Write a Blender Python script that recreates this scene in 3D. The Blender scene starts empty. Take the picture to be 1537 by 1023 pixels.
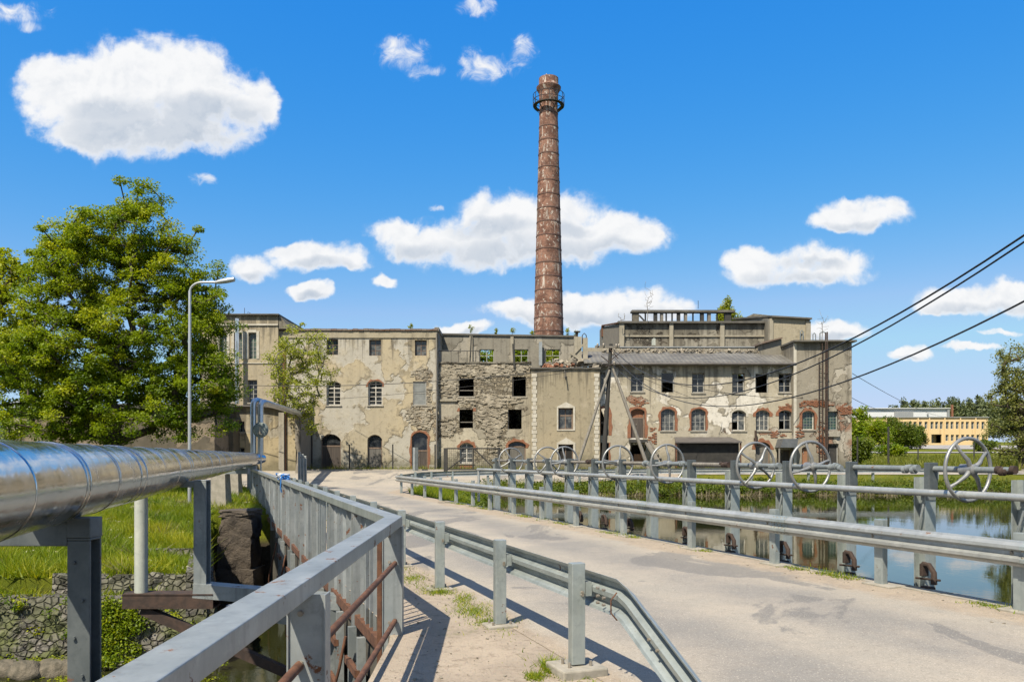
import bpy, bmesh, math, random
import numpy as np
from mathutils import Vector, Matrix
from mathutils.geometry import tessellate_polygon
R = math.radians
SC = bpy.context.scene
COL = SC.collection
rnd = random.Random(7)
# ------------------------------------------------------------------ measured camera
F, CX, HZ, EYE = 1195.4, 768.5, 682.0, 1.9
def X(px, Y): return (px-CX)/F*Y
def Z(py, Y): return EYE-(py-HZ)/F*Y
def P(px, py, Y): return Vector((X(px, Y), Y, Z(py, Y)))
cam_d = bpy.data.cameras.new('camera'); cam = bpy.data.objects.new('camera', cam_d); COL.objects.link(cam)
cam_d.sensor_width = 36; cam_d.lens = F/1537*36; cam_d.shift_y = (HZ-511.5)/1537
cam_d.clip_start = 0.05; cam_d.clip_end = 3000
cam.location = (0, 0, EYE); cam.rotation_euler = (R(90), 0, 0)
SC.camera = cam
# ------------------------------------------------------------------ node helper
ALB = .74                     # one exposure for the whole place: colours are entered as they read in print, this brings them to real reflectance
class N:
    def __init__(s, nt): s.nt = nt
    def new(s, t, **kw):
        n = s.nt.nodes.new(t)
        for k, v in kw.items(): setattr(n, k, v)
        return n
    def put(s, sock, v):
        if isinstance(v, bpy.types.NodeSocket): s.nt.links.new(v, sock)
        elif isinstance(v, (tuple, list)):
            v = tuple(v)
            if len(sock.default_value) == 4 and len(v) == 3: v = tuple(k*ALB for k in v)+(1,)
            sock.default_value = v
        else: sock.default_value = v
    def m(s, op, a, b=0.0, c=0.0, clamp=False):
        n = s.new('ShaderNodeMath', operation=op, use_clamp=clamp)
        s.put(n.inputs[0], a); s.put(n.inputs[1], b); s.put(n.inputs[2], c)
        return n.outputs[0]
    def vm(s, op, a, b=(0,0,0), c=(0,0,0), out=0):
        n = s.new('ShaderNodeVectorMath', operation=op)
        s.put(n.inputs[0], a); s.put(n.inputs[1], b)
        if op == 'MULTIPLY_ADD': s.put(n.inputs[2], c)
        return n.outputs[out]
    def mix(s, f, a, b, blend='MIX'):
        n = s.new('ShaderNodeMix', data_type='RGBA', blend_type=blend)
        s.put(n.inputs[0], f); s.put(n.inputs[6], a); s.put(n.inputs[7], b)
        return n.outputs[2]
    def noise(s, v, scale=1.0, detail=4.0, rough=.55, dist=0.0, color=False):
        n = s.new('ShaderNodeTexNoise')
        s.put(n.inputs['Vector'], v); n.inputs['Scale'].default_value = scale
        n.inputs['Detail'].default_value = detail; n.inputs['Roughness'].default_value = rough
        n.inputs['Distortion'].default_value = dist
        return n.outputs[1 if color else 0]
    def voro(s, v, scale=1.0, feature='F1', rand=1.0, out=0):
        n = s.new('ShaderNodeTexVoronoi', feature=feature)
        s.put(n.inputs['Vector'], v); n.inputs['Scale'].default_value = scale
        n.inputs['Randomness'].default_value = rand
        return n.outputs[out]
    def step(s, v, a, b, t0=0.0, t1=1.0):
        n = s.new('ShaderNodeMapRange', interpolation_type='SMOOTHSTEP')
        s.put(n.inputs[0], v); s.put(n.inputs[1], a); s.put(n.inputs[2], b)
        n.inputs[3].default_value = t0; n.inputs[4].default_value = t1
        return n.outputs[0]
    def obj(s): return s.new('ShaderNodeTexCoord').outputs['Object']
    def pos(s): return s.new('ShaderNodeNewGeometry').outputs['Position']
    def uv(s): return s.new('ShaderNodeTexCoord').outputs['UV']
    def xyz(s, v):
        n = s.new('ShaderNodeSeparateXYZ'); s.put(n.inputs[0], v); return n.outputs
    def comb(s, x, y, z):
        n = s.new('ShaderNodeCombineXYZ'); s.put(n.inputs[0], x); s.put(n.inputs[1], y); s.put(n.inputs[2], z); return n.outputs[0]
    def scale(s, v, t): return s.vm('MULTIPLY', v, t)
    def bump(s, h, strength=.5, dist=.02, nrm=None):
        n = s.new('ShaderNodeBump'); n.inputs['Strength'].default_value = strength; n.inputs['Distance'].default_value = dist
        s.put(n.inputs['Height'], h)
        if nrm is not None: s.put(n.inputs['Normal'], nrm)
        return n.outputs[0]
def mat(name, color=None, rough=.8, metal=0.0, spec=None):
    m = bpy.data.materials.new(name); m.use_nodes = True
    nt = m.node_tree; b = nt.nodes['Principled BSDF']
    g = N(nt)
    if color is not None: g.put(b.inputs['Base Color'], color)
    g.put(b.inputs['Roughness'], rough); g.put(b.inputs['Metallic'], metal)
    if spec is not None: b.inputs['Specular IOR Level'].default_value = spec
    return m, g, b
MT = {}
# ------------------------------------------------------------------ materials
def plaster(name, ca, cb, cgrey, cunder, t_grey=.5, t_under=.66, brick=None, seed=0.0, streak=.3, damp=True, blobs=(), top=None):
    m, g, b = mat(name, rough=.92, spec=.25)
    v = g.vm('ADD', g.obj(), (seed, seed*1.7, seed*.6))
    p = g.pos()
    big = g.noise(v, .22, 4, .6, .3)
    base = g.mix(g.step(big, .35, .65), ca, cb)
    warp = g.noise(v, 1.3, 5, .6, color=True)
    vw = g.vm('MULTIPLY_ADD', warp, (.9, .9, .9), v)
    n1 = g.noise(vw, .33, 3, .5)
    m1 = g.m('MULTIPLY', g.step(n1, t_grey, t_grey+.02), g.step(g.noise(v, .6, 5, .6), .30, .5, .45, 1.0))
    edge = g.m('SUBTRACT', g.step(n1, t_grey-.014, t_grey-.002), g.step(n1, t_grey+.004, t_grey+.02))
    grey = g.mix(g.noise(v, 1.1, 4), cgrey, tuple(c*1.28 for c in cgrey))
    c = g.mix(m1, base, grey)
    n2 = g.noise(g.vm('ADD', vw, (13.1, 4.2, 7.7)), .42, 6, .6)
    if blobs:                                   # patches where the render has fallen off, at their own places on the wall
        ragged = g.noise(p, 1.1, 5, .65)
        for (bx, bz, rx, rz) in blobs:
            d = g.vm('MULTIPLY', g.vm('SUBTRACT', p, (bx, 0, bz)), (1/rx, 0, 1/rz))
            l = g.vm('LENGTH', d, out=1)
            n2 = g.m('MAXIMUM', n2, g.m('SUBTRACT', g.m('MULTIPLY_ADD', ragged, .9, .52), g.m('MULTIPLY', l, .36)))
    m2 = g.step(n2, t_under, t_under+.015)
    e2 = g.m('SUBTRACT', g.step(n2, t_under-.025, t_under-.005), g.step(n2, t_under+.004, t_under+.03))
    if brick:
        bn = g.new('ShaderNodeTexBrick'); xs = g.xyz(v)
        g.put(bn.inputs['Vector'], g.comb(g.m('ADD', xs[0], xs[1]), xs[2], 0.0))
        bn.inputs['Scale'].default_value = 1.0; bn.inputs['Brick Width'].default_value = .27; bn.inputs['Row Height'].default_value = .085
        bn.inputs['Mortar Size'].default_value = .012
        g.put(bn.inputs['Color1'], brick); g.put(bn.inputs['Color2'], tuple(x*.6 for x in brick)); g.put(bn.inputs['Mortar'], (.34, .29, .23))
        under = g.mix(g.step(g.noise(v, .9, 3), .45, .6), bn.outputs[0], cunder)
    else:
        sv = g.vm('MULTIPLY_ADD', g.noise(v, 2.2, 4, .65, color=True), (.5, .5, .35), g.scale(v, (1, 1, 1.9)))
        st = g.new('ShaderNodeSeparateColor'); g.put(st.inputs[0], g.voro(sv, 3.1, out=1))
        sd = g.voro(sv, 3.1, 'DISTANCE_TO_EDGE')
        under = g.mix(st.outputs[0], tuple(x*.55 for x in cunder), tuple(min(1, x*1.25) for x in cunder))
        under = g.mix(g.m('MULTIPLY', g.step(sd, .09, .0), .75), under, tuple(x*.38 for x in cunder))
        under = g.mix(g.step(g.noise(v, 1.7, 6, .7), .50, .60), under, tuple(min(1, x*1.12) for x in cgrey))
        under = g.mix(g.m('MULTIPLY', g.step(g.noise(v, 5.5, 6, .75), .5, .7), .6), under, tuple(x*.42 for x in cunder))
    c = g.mix(m2, c, under)
    c = g.mix(g.m('MULTIPLY', edge, .38), c, (.09, .075, .055))  # dark rims, here and below, paint in the shadow of peeling edges
    c = g.mix(g.m('MULTIPLY', e2, .7), c, (.07, .055, .04))
    ss = g.noise(g.scale(v, (2.2, 2.2, .12)), 1.0, 5, .6)
    c = g.mix(g.m('MULTIPLY', g.step(ss, .5, .78), streak), c, (.08, .07, .055))
    if top is not None:                         # run-off from gutters and copings, in streaks of uneven length
        dr = g.noise(g.scale(v, (1.9, 1.9, .07)), 1.0, 6, .7)
        reach = g.m('SUBTRACT', g.m('MULTIPLY', g.m('SUBTRACT', dr, .40), 14.0), g.m('SUBTRACT', top, g.xyz(p)[2]))
        c = g.mix(g.m('MULTIPLY', g.step(reach, -.1, 1.6), .62), c, (.085, .076, .062))
    bl = g.noise(v, 2.7, 6, .7)
    c = g.mix(g.m('MULTIPLY', g.step(bl, .52, .68), .6), c, tuple(x*.42 for x in ca))
    bl2 = g.noise(g.vm('ADD', v, (5, 3, 9)), .8, 7, .7)
    c = g.mix(g.m('MULTIPLY', g.step(bl2, .55, .7), .35), c, tuple(min(1, x*1.45) for x in cgrey))
    if damp:
        z = g.xyz(p)[2]
        dz = g.m('SUBTRACT', g.m('MULTIPLY_ADD', g.noise(v, .8, 5, .65), 2.6, .3), g.m('SUBTRACT', z, .7))
        c = g.mix(g.m('MULTIPLY', g.step(dz, .2, 1.4), .65), c, (.10, .095, .06))
    cm = g.noise(g.vm('ADD', vw, (3, 8, 1)), .9, 8, .7, 1.5)
    ck = g.m('SUBTRACT', 1.0, g.step(g.m('ABSOLUTE', g.m('SUBTRACT', cm, .5)), .0, .006))
    c = g.mix(g.m('MULTIPLY', g.m('MULTIPLY', ck, g.step(bl2, .45, .6)), .5), c, (.08, .07, .06))
    mott = g.noise(v, 7.0, 6, .75)
    c = g.mix(g.m('MULTIPLY', g.step(mott, .55, .75), .35), c, tuple(x*.42 for x in ca))
    g.put(b.inputs['Base Color'], c)
    h = g.m('SUBTRACT', g.m('MULTIPLY', bl, .25), g.m('MULTIPLY_ADD', m1, .35, g.m('MULTIPLY', m2, 1.1)))
    if not brick: h = g.m('ADD', h, g.m('MULTIPLY', m2, g.m('MULTIPLY', g.step(sd, 0, .12), .8)))
    g.put(b.inputs['Normal'], g.bump(h, .9, .10))
    MT[name] = m
    return m
def simple(name, c1, c2, scale=3, rough=.8, metal=0, bump=.0, bscale=20, dist=.01, rust=0, spec=None, stretch=(1,1,1), streak=0):
    m, g, b = mat(name, rough=rough, metal=metal, spec=spec)
    v = g.scale(g.obj(), stretch)
    n = g.noise(v, scale, 6, .62, .4)
    c = g.mix(g.step(n, .34, .68), c1, c2)
    if streak:
        ss = g.noise(g.scale(g.obj(), (9, 9, .5)), 1.0, 5, .6)
        c = g.mix(g.m('MULTIPLY', g.step(ss, .48, .75), streak), c, tuple(x*.4 for x in c1))
        gr_ = g.noise(g.obj(), 13, 6, .75)
        c = g.mix(g.m('MULTIPLY', g.step(gr_, .5, .72), .35), c, tuple(x*.45 for x in c1))
        c = g.mix(g.m('MULTIPLY', g.step(g.noise(g.obj(), 4.5, 5, .7), .54, .7), .4), c, tuple(min(.8, x*1.25) for x in c2))
    if rust:
        rn = g.noise(g.obj(), 5, 7, .7)
        rm = g.step(rn, .70-rust*.4, .75-rust*.4)
        c = g.mix(rm, c, g.mix(g.noise(g.obj(), 30, 3), (.10, .035, .015), (.22, .09, .035)))
        g.put(b.inputs['Metallic'], g.m('MULTIPLY', g.m('SUBTRACT', 1.0, rm), metal))
        g.put(b.inputs['Roughness'], g.m('MULTIPLY_ADD', rm, .9-rough, rough))
    else:
        g.put(b.inputs['Roughness'], g.m('MULTIPLY_ADD', g.noise(v, scale*2.3, 4), .3, max(.03, rough-.15)))
    g.put(b.inputs['Base Color'], c)
    if bump: g.put(b.inputs['Normal'], g.bump(g.noise(v, bscale, 6, .7), bump, dist))
    MT[name] = m
    return m
S19 = 60/F
fx = lambda px: X(px, 60); fz = lambda py: Z(py, 60)
def BL(px, py, rx, rz): return (fx(px), fz(py), rx*S19, rz*S19)
plaster('plaster_ochre', (.46,.385,.255), (.40,.35,.255), (.38,.355,.30), (.36,.29,.20), .46, .70, None, 3.1, .22, top=Z(497, 60),
        blobs=[BL(630,620,26,20), BL(636,636,16,26), BL(640,585,7,34), BL(634,562,18,11), BL(655,640,10,26)])
plaster('plaster_tower', (.40,.34,.235), (.36,.315,.235), (.33,.295,.235), (.30,.24,.17), .56, .74, None, 9.3, .35, top=Z(474, 60))
plaster('plaster_annex', (.41,.34,.215), (.37,.315,.21), (.31,.28,.22), (.28,.23,.17), .60, .76, None, 21.3, .3, top=Z(612, 56))
plaster('rubble_stone', (.30,.27,.21), (.36,.325,.255), (.38,.34,.26), (.31,.265,.19), .50, .60, None, 5.7, .5,
        blobs=[BL(700,566,46,30), BL(760,562,40,26), BL(740,622,26,34), BL(672,640,20,16), BL(742,665,12,30), BL(728,600,40,12)])
plaster('plaster_beige', (.355,.30,.205), (.31,.27,.19), (.33,.29,.22), (.26,.22,.16), .66, .80, None, 31.9, .5, top=Z(554, 59.1))
plaster('plaster_right', (.42,.375,.285), (.37,.335,.265), (.55,.52,.46), (.42,.38,.31), .56, .70, (.27,.115,.06), 14.2, .3, top=Z(547, 60),
        blobs=[BL(955,600,18,9), BL(1160,648,24,9), BL(1100,640,10,10)])
plaster('plaster_corner', (.30,.27,.215), (.245,.222,.18), (.36,.33,.275), (.36,.32,.26), .53, .66, (.25,.10,.05), 41.5, .55, top=Z(514, 59.5),
        blobs=[BL(1264,613,16,10), BL(1222,606,30,7), BL(1234,665,14,26), BL(1270,660,9,26)])
plaster('concrete_old', (.26,.24,.195), (.215,.20,.165), (.30,.275,.225), (.17,.15,.12), .55, .70, None, 51.5, .6, damp=False)
plaster('concrete_hall', (.17,.155,.125), (.23,.21,.165), (.26,.24,.195), (.12,.105,.085), .54, .60, None, 61.5, .8, damp=False, top=Z(488, 68))
plaster('plaster_plain', (.37,.325,.235), (.335,.295,.215), (.32,.29,.225), (.28,.25,.19), .66, .80, None, 71.5, .35, damp=False)
plaster('garden_wall_render', (.105,.092,.07), (.14,.12,.088), (.21,.17,.125), (.22,.13,.09), .5, .66, None, 81.5, .4)  # tree shade on the garden wall is put into these dark colours
simple('pilaster_concrete', (.36,.325,.25), (.28,.25,.19), 2, .9, bump=.3, streak=.4)
simple('coping', (.13,.075,.05), (.20,.17,.14), .9, .85, bump=.3)
simple('roof_slab', (.085,.08,.07), (.14,.13,.11), 1.2, .9, bump=.3)
simple('render_white', (.52,.49,.42), (.42,.385,.31), 3, .9, bump=.2)
simple('frame_white', (.58,.56,.51), (.40,.37,.31), 6, .7)
simple('frame_brown', (.15,.10,.07), (.22,.16,.12), 6, .8)
simple('frame_grey', (.25,.25,.235), (.34,.335,.31), 6, .8)
simple('door_wood', (.052,.042,.036), (.09,.072,.06), 1.3, .85, stretch=(8,8,.6), bump=.3)
simple('door_grey', (.10,.095,.085), (.15,.14,.125), 1.3, .85, stretch=(8,8,.6), bump=.2)
simple('door_orange', (.26,.12,.06), (.32,.17,.09), 2, .85)
simple('board_grey', (.16,.17,.165), (.22,.23,.22), 2, .8)
simple('shed_dark', (.025,.024,.023), (.045,.042,.038), 2, .85)
simple('shed_roof', (.10,.09,.085), (.15,.135,.125), 1.5, .6, .2)
simple('canopy_metal', (.12,.13,.14), (.17,.18,.19), 2, .5, .3)
simple('timber_grey', (.15,.135,.115), (.24,.22,.185), 2, .85, stretch=(8,8,.7), bump=.3)
simple('timber_dark', (.022,.022,.021), (.048,.045,.04), 2, .85, stretch=(8,8,.7), bump=.3)
simple('rust', (.085,.036,.02), (.17,.075,.038), 9, .85, .1, bump=.5, bscale=40, dist=.004)
simple('band_iron', (.10,.055,.042), (.16,.09,.07), 6, .85)
simple('rust_dark', (.032,.021,.016), (.075,.044,.031), 6, .85, .1, bump=.5, bscale=30, dist=.006)
simple('steel_paint', (0.287,0.317,0.323), (0.390,0.415,0.415), 2.2, .42, .35, bump=.08, bscale=60, dist=.002, rust=.24, streak=.4)
simple('steel_galv', (0.346,0.390,0.384), (0.474,0.518,0.499), 2.5, .38, .45, bump=.06, bscale=50, dist=.002, rust=.17, streak=.3)
simple('steel_rail', (0.415,0.433,0.421), (0.549,0.561,0.537), 1.8, .36, .45, streak=.2, rust=.17, bump=.06, bscale=40, dist=.002)
simple('steel_worn', (0.196,0.224,0.230), (0.310,0.333,0.328), 2.0, .55, .25, rust=.22, bump=.15, bscale=40, dist=.003, streak=.5)
simple('steel_dark', (.10,.118,.122), (.155,.172,.175), 2.5, .5, .3, rust=.1, streak=.3)
simple('wheel_iron', (.24,.245,.24), (.34,.345,.335), 8, .42, .45, rust=.06, bump=.15, bscale=60, dist=.002)
simple('bolt_metal', (.30,.26,.21), (.40,.36,.30), 20, .5, .5)
simple('conc_block', (.36,.33,.275), (.26,.24,.195), 6, .95, bump=.6, bscale=30, dist=.01)
simple('conc_wet', (.05,.046,.036), (.10,.09,.07), 1.2, .9, bump=.6, bscale=6, dist=.05)
simple('bark', (.055,.042,.03), (.10,.08,.06), 3, .95, stretch=(3,3,.8), bump=.8, bscale=12, dist=.03)
simple('bark_pale', (.17,.15,.12), (.26,.23,.19), 3, .95)
simple('cable_black', (.018,.018,.018), (.03,.03,.03), 3, .6)
simple('rope_blue', (.02,.14,.48), (.05,.25,.62), 30, .7)
simple('rope_white', (.55,.58,.60), (.7,.7,.7), 30, .7)
simple('boulder', (.08,.072,.05), (.20,.17,.125), 3.5, .95, bump=.8, bscale=5, dist=.08)
simple('lamp_metal', (.46,.48,.49), (.54,.55,.55), 3, .35, .5)
simple('sign_back', (.12,.15,.15), (.17,.20,.19), 5, .65, .1)
simple('brick_red', (.28,.115,.055), (.19,.085,.05), 9, .9, bump=.6, bscale=25, dist=.03)
simple('rubble', (.36,.32,.25), (.20,.17,.13), 2.5, .95, bump=.8, bscale=6, dist=.08)
simple('sheet_white', (.62,.64,.66), (.68,.69,.70), .2, .6)
simple('sheet_grey', (.25,.27,.28), (.31,.32,.33), .2, .6)
m, g, b = mat('roof_sheet', rough=.75)          # corrugated grey roofing with rubble dust
v = g.obj(); n = g.noise(v, .7, 7, .65, .4)
c = g.mix(g.step(n, .38, .62), (.105,.10,.09), (.165,.158,.14))
c = g.mix(g.m('MULTIPLY', g.step(g.noise(v, 3.2, 5, .7), .58, .68), .6), c, (.27,.245,.205))
xs = g.xyz(v)
wv = g.m('SINE', g.m('MULTIPLY', xs[0], 18.0))
g.put(b.inputs['Base Color'], g.mix(g.m('MULTIPLY', g.step(wv, .7, 1), .3), c, (.07,.065,.06)))
g.put(b.inputs['Normal'], g.bump(wv, .5, .04)); MT['roof_sheet'] = m
m, g, b = mat('window_glass', rough=.06)
n = g.noise(g.obj(), 2.2, 5, .6)
g.put(b.inputs['Base Color'], g.mix(g.step(n, .4, .7), (.008,.010,.013), (.05,.055,.06)))
g.put(b.inputs['Roughness'], g.step(n, .3, .8, .03, .35))
g.put(b.inputs['Normal'], g.bump(g.noise(g.obj(), 1.1, 2), .12, .08)); MT['window_glass'] = m
m, g, b = mat('window_dusty', rough=.3)
n = g.noise(g.obj(), 2.8, 6, .65)
g.put(b.inputs['Base Color'], g.mix(g.step(n, .35, .65), (.03,.035,.04), (.14,.145,.14)))
g.put(b.inputs['Roughness'], g.step(n, .3, .8, .12, .6)); MT['window_dusty'] = m
m, g, b = mat('glass_block', rough=.25)
xs = g.xyz(g.obj())
gx = g.m('PINGPONG', xs[0], .11); gz = g.m('PINGPONG', xs[2], .11)
gm = g.m('MINIMUM', gx, gz)
n = g.voro(g.obj(), 4.5, rand=.3, out=1)
c = g.mix(.5, (.035,.08,.07), n, 'MULTIPLY')
g.put(b.inputs['Base Color'], g.mix(g.step(gm, .012, .03), (.16,.18,.15), c)); MT['glass_block'] = m
m, g, b = mat('glass_far', (.05,.07,.08), .15); MT['glass_far'] = m
m, g, b = mat('black_void', (.012,.011,.010), .95); MT['black_void'] = m
m, g, b = mat('brick_wall', rough=.92)           # chimney brick, uv in metres
uv = g.uv(); p = g.pos()
bn = g.new('ShaderNodeTexBrick'); g.put(bn.inputs['Vector'], uv); bn.inputs['Scale'].default_value = 1
bn.inputs['Brick Width'].default_value = .30; bn.inputs['Row Height'].default_value = .10; bn.inputs['Mortar Size'].default_value = .012
g.put(bn.inputs['Color1'], (.32,.14,.088)); g.put(bn.inputs['Color2'], (.19,.08,.055)); g.put(bn.inputs['Mortar'], (.33,.25,.19))
n = g.noise(p, 1.3, 7, .7)
c = g.mix(g.step(n, .40, .62), bn.outputs[0], g.mix(1.0, bn.outputs[0], (.62,.52,.48), 'MULTIPLY'))
c = g.mix(g.m('MULTIPLY', g.step(g.noise(p, 3.6, 5, .7), .55, .68), .6), c, (.42,.24,.165))
lime = g.noise(g.scale(p, (2.6, 2.6, .55)), 1.0, 6, .68, .5)
spot = g.noise(p, 3.0, 3, .6)
zz = g.xyz(p)[2]
lm = g.m('MAXIMUM', g.step(lime, .58, .65), g.m('MULTIPLY', g.step(spot, .60, .66), .85))
c = g.mix(g.m('MULTIPLY', lm, .85), c, (.60,.55,.48))
c = g.mix(g.m('MULTIPLY', g.step(g.noise(g.scale(p, (1.5,1.5,.25)), 1.1, 5, .6), .52, .7), .55), c, (.055,.035,.028))
g.put(b.inputs['Base Color'], c); g.put(b.inputs['Normal'], g.bump(bn.outputs[1], .6, -.02)); MT['brick_wall'] = m
m, g, b = mat('pipe_foil', rough=.18, metal=1.0)  # insulated pipe jacket
v = g.obj(); n = g.noise(v, 1.6, 5, .6)
g.put(b.inputs['Base Color'], g.mix(g.step(n, .3, .7), (.78,.78,.78), (.92,.91,.90)))
g.put(b.inputs['Roughness'], g.step(g.noise(v, 3.1, 6, .7), .3, .75, .10, .30))
g.put(b.inputs['Normal'], g.bump(g.noise(v, 2.6, 3, .5), .22, .05)); MT['pipe_foil'] = m
simple('pipe_dull', (.55,.56,.57), (.68,.69,.69), 2, .36, .85)
m, g, b = mat('asphalt', rough=.93)             # uv.x = metres from the left edge
p = g.pos(); uvx = g.xyz(g.uv()); 
u = uvx[0]; wd = uvx[1]
n0 = g.noise(p, .5, 6, .65); n1 = g.noise(p, 2.6, 6, .7); fine = g.noise(p, 55, 3, .7)
c = g.mix(g.step(n0, .35, .65), (.40,.35,.28), (.33,.30,.25))
pat = g.noise(g.scale(p, (1.0, .55, 1)), .42, 5, .62, 1.1)
c = g.mix(g.m('MULTIPLY', g.step(n1, .55, .75), .35), c, (.42,.36,.28))
ub = g.m('MULTIPLY_ADD', g.noise(p, .8, 5, .65), .9, g.m('ADD', u, -.45))
lane = g.m('MINIMUM', g.m('ABSOLUTE', g.m('SUBTRACT', ub, 1.65)), g.m('ABSOLUTE', g.m('SUBTRACT', ub, 4.2)))
lane = g.m('MULTIPLY', g.step(lane, 1.15, .25), g.step(n0, .25, .6, .35, 1.0))
c = g.mix(g.m('MULTIPLY', lane, .72), c, (.20,.192,.18))
c = g.mix(g.m('MULTIPLY', g.step(pat, .552, .585), .72), c, (.15,.145,.138))
jag = g.m('MULTIPLY_ADD', g.noise(p, .9, 6, .7), 1.5, -.75)
left = g.m('SUBTRACT', 1.0, g.step(g.m('ADD', u, g.m('MULTIPLY', jag, .5)), .12, .42))
right = g.step(g.m('ADD', g.m('SUBTRACT', u, wd), jag), -1.15, -.8)
sand = g.mix(g.step(n1, .3, .7), (.40,.325,.235), (.31,.25,.185))
sand = g.mix(g.m('MULTIPLY', g.step(g.noise(p, 9, 5, .7), .58, .68), .5), sand, (.20,.16,.12))
c = g.mix(g.m('MAXIMUM', left, right), c, sand)
ckn = g.noise(p, .55, 9, .72, 1.2); ck = g.m('SUBTRACT', 1.0, g.step(g.m('ABSOLUTE', g.m('SUBTRACT', ckn, .5)), 0, .0035))
c = g.mix(g.m('MULTIPLY', g.m('MULTIPLY', ck, g.step(n0, .42, .55)), .6), c, (.13,.12,.10))
c = g.mix(g.m('MULTIPLY', g.step(g.noise(p, 14, 5, .75), .5, .72), .45), c, (.19,.16,.13))
c = g.mix(g.m('MULTIPLY', g.step(fine, .5, .72), .6), c, (.12,.105,.09))
c = g.mix(g.m('MULTIPLY', g.step(g.noise(p, 60, 2), .60, .68), .6), c, (.58,.52,.44))
g.put(b.inputs['Base Color'], c); g.put(b.inputs['Normal'], g.bump(g.m('MULTIPLY_ADD', n1, .8, g.m('MULTIPLY', fine, .5)), .5, .012)); MT['asphalt'] = m
m, g, b = mat('dirt_path', rough=.95)
p = g.pos()
n0 = g.noise(p, 1.1, 6, .68, .3); n1 = g.noise(p, 7, 6, .7); peb = g.voro(p, 34); pc = g.voro(p, 34, out=1)
c = g.mix(g.step(n0, .33, .67), (.40,.33,.25), (.31,.255,.195))
c = g.mix(g.m('MULTIPLY', g.step(n1, .52, .68), .7), c, (.19,.145,.10))
c = g.mix(g.m('MULTIPLY', g.step(g.noise(p, 24, 5, .75), .56, .68), .7), c, (.15,.115,.08))
c = g.mix(g.m('MULTIPLY', g.m('SUBTRACT', 1.0, g.step(peb, .18, .3)), .35), c, g.mix(.5, (.55,.47,.38), pc, 'MULTIPLY'))
c = g.mix(g.m('MULTIPLY', g.step(g.noise(p, .8, 5, .7), .62, .70), .55), c, (.15,.145,.06))
g.put(b.inputs['Base Color'], c)
g.put(b.inputs['Normal'], g.bump(g.m('ADD', n1, g.m('MULTIPLY', g.m('SUBTRACT', 1.0, g.step(peb, .1, .35)), .6)), .7, .02)); MT['dirt_path'] = m
m, g, b = mat('soil_grass', rough=.95, spec=.15)
p = g.pos()
n0 = g.noise(p, .35, 6, .65); n1 = g.noise(p, 2.5, 6, .7)
c = g.mix(g.step(n0, .35, .65), (.11,.14,.008), (.19,.19,.014))
c = g.mix(g.step(n1, .52, .72), c, (.07,.095,.010))
c = g.mix(g.m('MULTIPLY', g.step(g.noise(p, .9, 5), .6, .68), .5), c, (.15,.13,.06))
zz = g.xyz(p)[2]
c = g.mix(g.step(zz, -.75, -1.1), c, g.mix(n1, (.035,.03,.02), (.07,.055,.035)))
g.put(b.inputs['Base Color'], c); g.put(b.inputs['Normal'], g.bump(g.noise(p, 14, 6, .75), 1.0, .12)); MT['soil_grass'] = m
m, g, b = mat('masonry', rough=.95)              # cobble retaining walls, mossy
v = g.obj(); sv = g.vm('MULTIPLY_ADD', g.noise(v, 2.5, 3, color=True), (.12,.12,.12), g.scale(v, (1, 1, 1.3)))
st = g.voro(sv, 6.6, rand=.8, out=1); sd = g.voro(sv, 6.6, 'DISTANCE_TO_EDGE', .8)
stx = g.new('ShaderNodeSeparateColor'); g.put(stx.inputs[0], st)
c = g.mix(stx.outputs[0], (.11,.104,.09), (.27,.252,.225))
c = g.mix(g.m('MULTIPLY', g.noise(v, 14, 5, .7), .6), c, (.15,.135,.11))
c = g.mix(g.step(sd, .0, .09), (.035,.03,.022), c)
c = g.mix(g.m('MULTIPLY', g.step(g.noise(v, 3.5, 6, .7), .48, .66), .55), c, (.07,.062,.045))
ms = g.m('MULTIPLY', g.step(g.noise(v, 1.3, 6, .7), .42, .56), g.step(g.xyz(g.pos())[2], -.95, -1.55, .35, 1.0))
c = g.mix(g.m('MULTIPLY', ms, .8), c, g.mix(g.noise(v, 9, 4), (.05,.07,.012), (.13,.15,.02)))
g.put(b.inputs['Base Color'], c)
g.put(b.inputs['Normal'], g.bump(g.m('ADD', g.step(sd, 0, .16), g.m('MULTIPLY', g.noise(v, 14, 5), .35)), 1.0, .07)); MT['masonry'] = m
def water(name, col, bump, sc):
    m, g, b = mat(name, col, .015)
    b.inputs['IOR'].default_value = 1.33
    p = g.pos()
    n = g.noise(g.scale(p, (1, .6, 1)), sc, 4, .55, .6)
    n = g.m('MULTIPLY_ADD', g.noise(p, sc*6, 3, .6), .25, n)
    g.put(b.inputs['Normal'], g.bump(n, bump, .03)); 
    sc_ = g.m('MULTIPLY', g.step(g.noise(p, .35, 4), .5, .7), .6)
    g.put(b.inputs['Base Color'], g.mix(sc_, col, tuple(x*1.8 for x in col)))
    MT[name] = m
water('pond_water', (.018,.022,.005), .06, 1.3); water('stream_water', (.022,.024,.008), .12, 2.0)
def leafmat(name, c1, c2, c3, trans=.45):
    m, g, b = mat(name, rough=.55, spec=.3)
    at = g.new('ShaderNodeAttribute', attribute_name='lv'); f = at.outputs['Fac']
    c = g.mix(g.step(f, 0, .5), c1, c2); c = g.mix(g.step(f, .5, 1), c, c3)
    g.put(b.inputs['Base Color'], c)
    tr = g.new('ShaderNodeBsdfTranslucent'); g.put(tr.inputs[0], g.mix(1.0, c, (2.0,1.95,.9), 'MULTIPLY'))
    mx = g.new('ShaderNodeMixShader'); mx.inputs[0].default_value = trans
    out = m.node_tree.nodes['Material Output']
    m.node_tree.links.new(b.outputs[0], mx.inputs[1]); m.node_tree.links.new(tr.outputs[0], mx.inputs[2]); m.node_tree.links.new(mx.outputs[0], out.inputs[0])
    MT[name] = m
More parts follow.
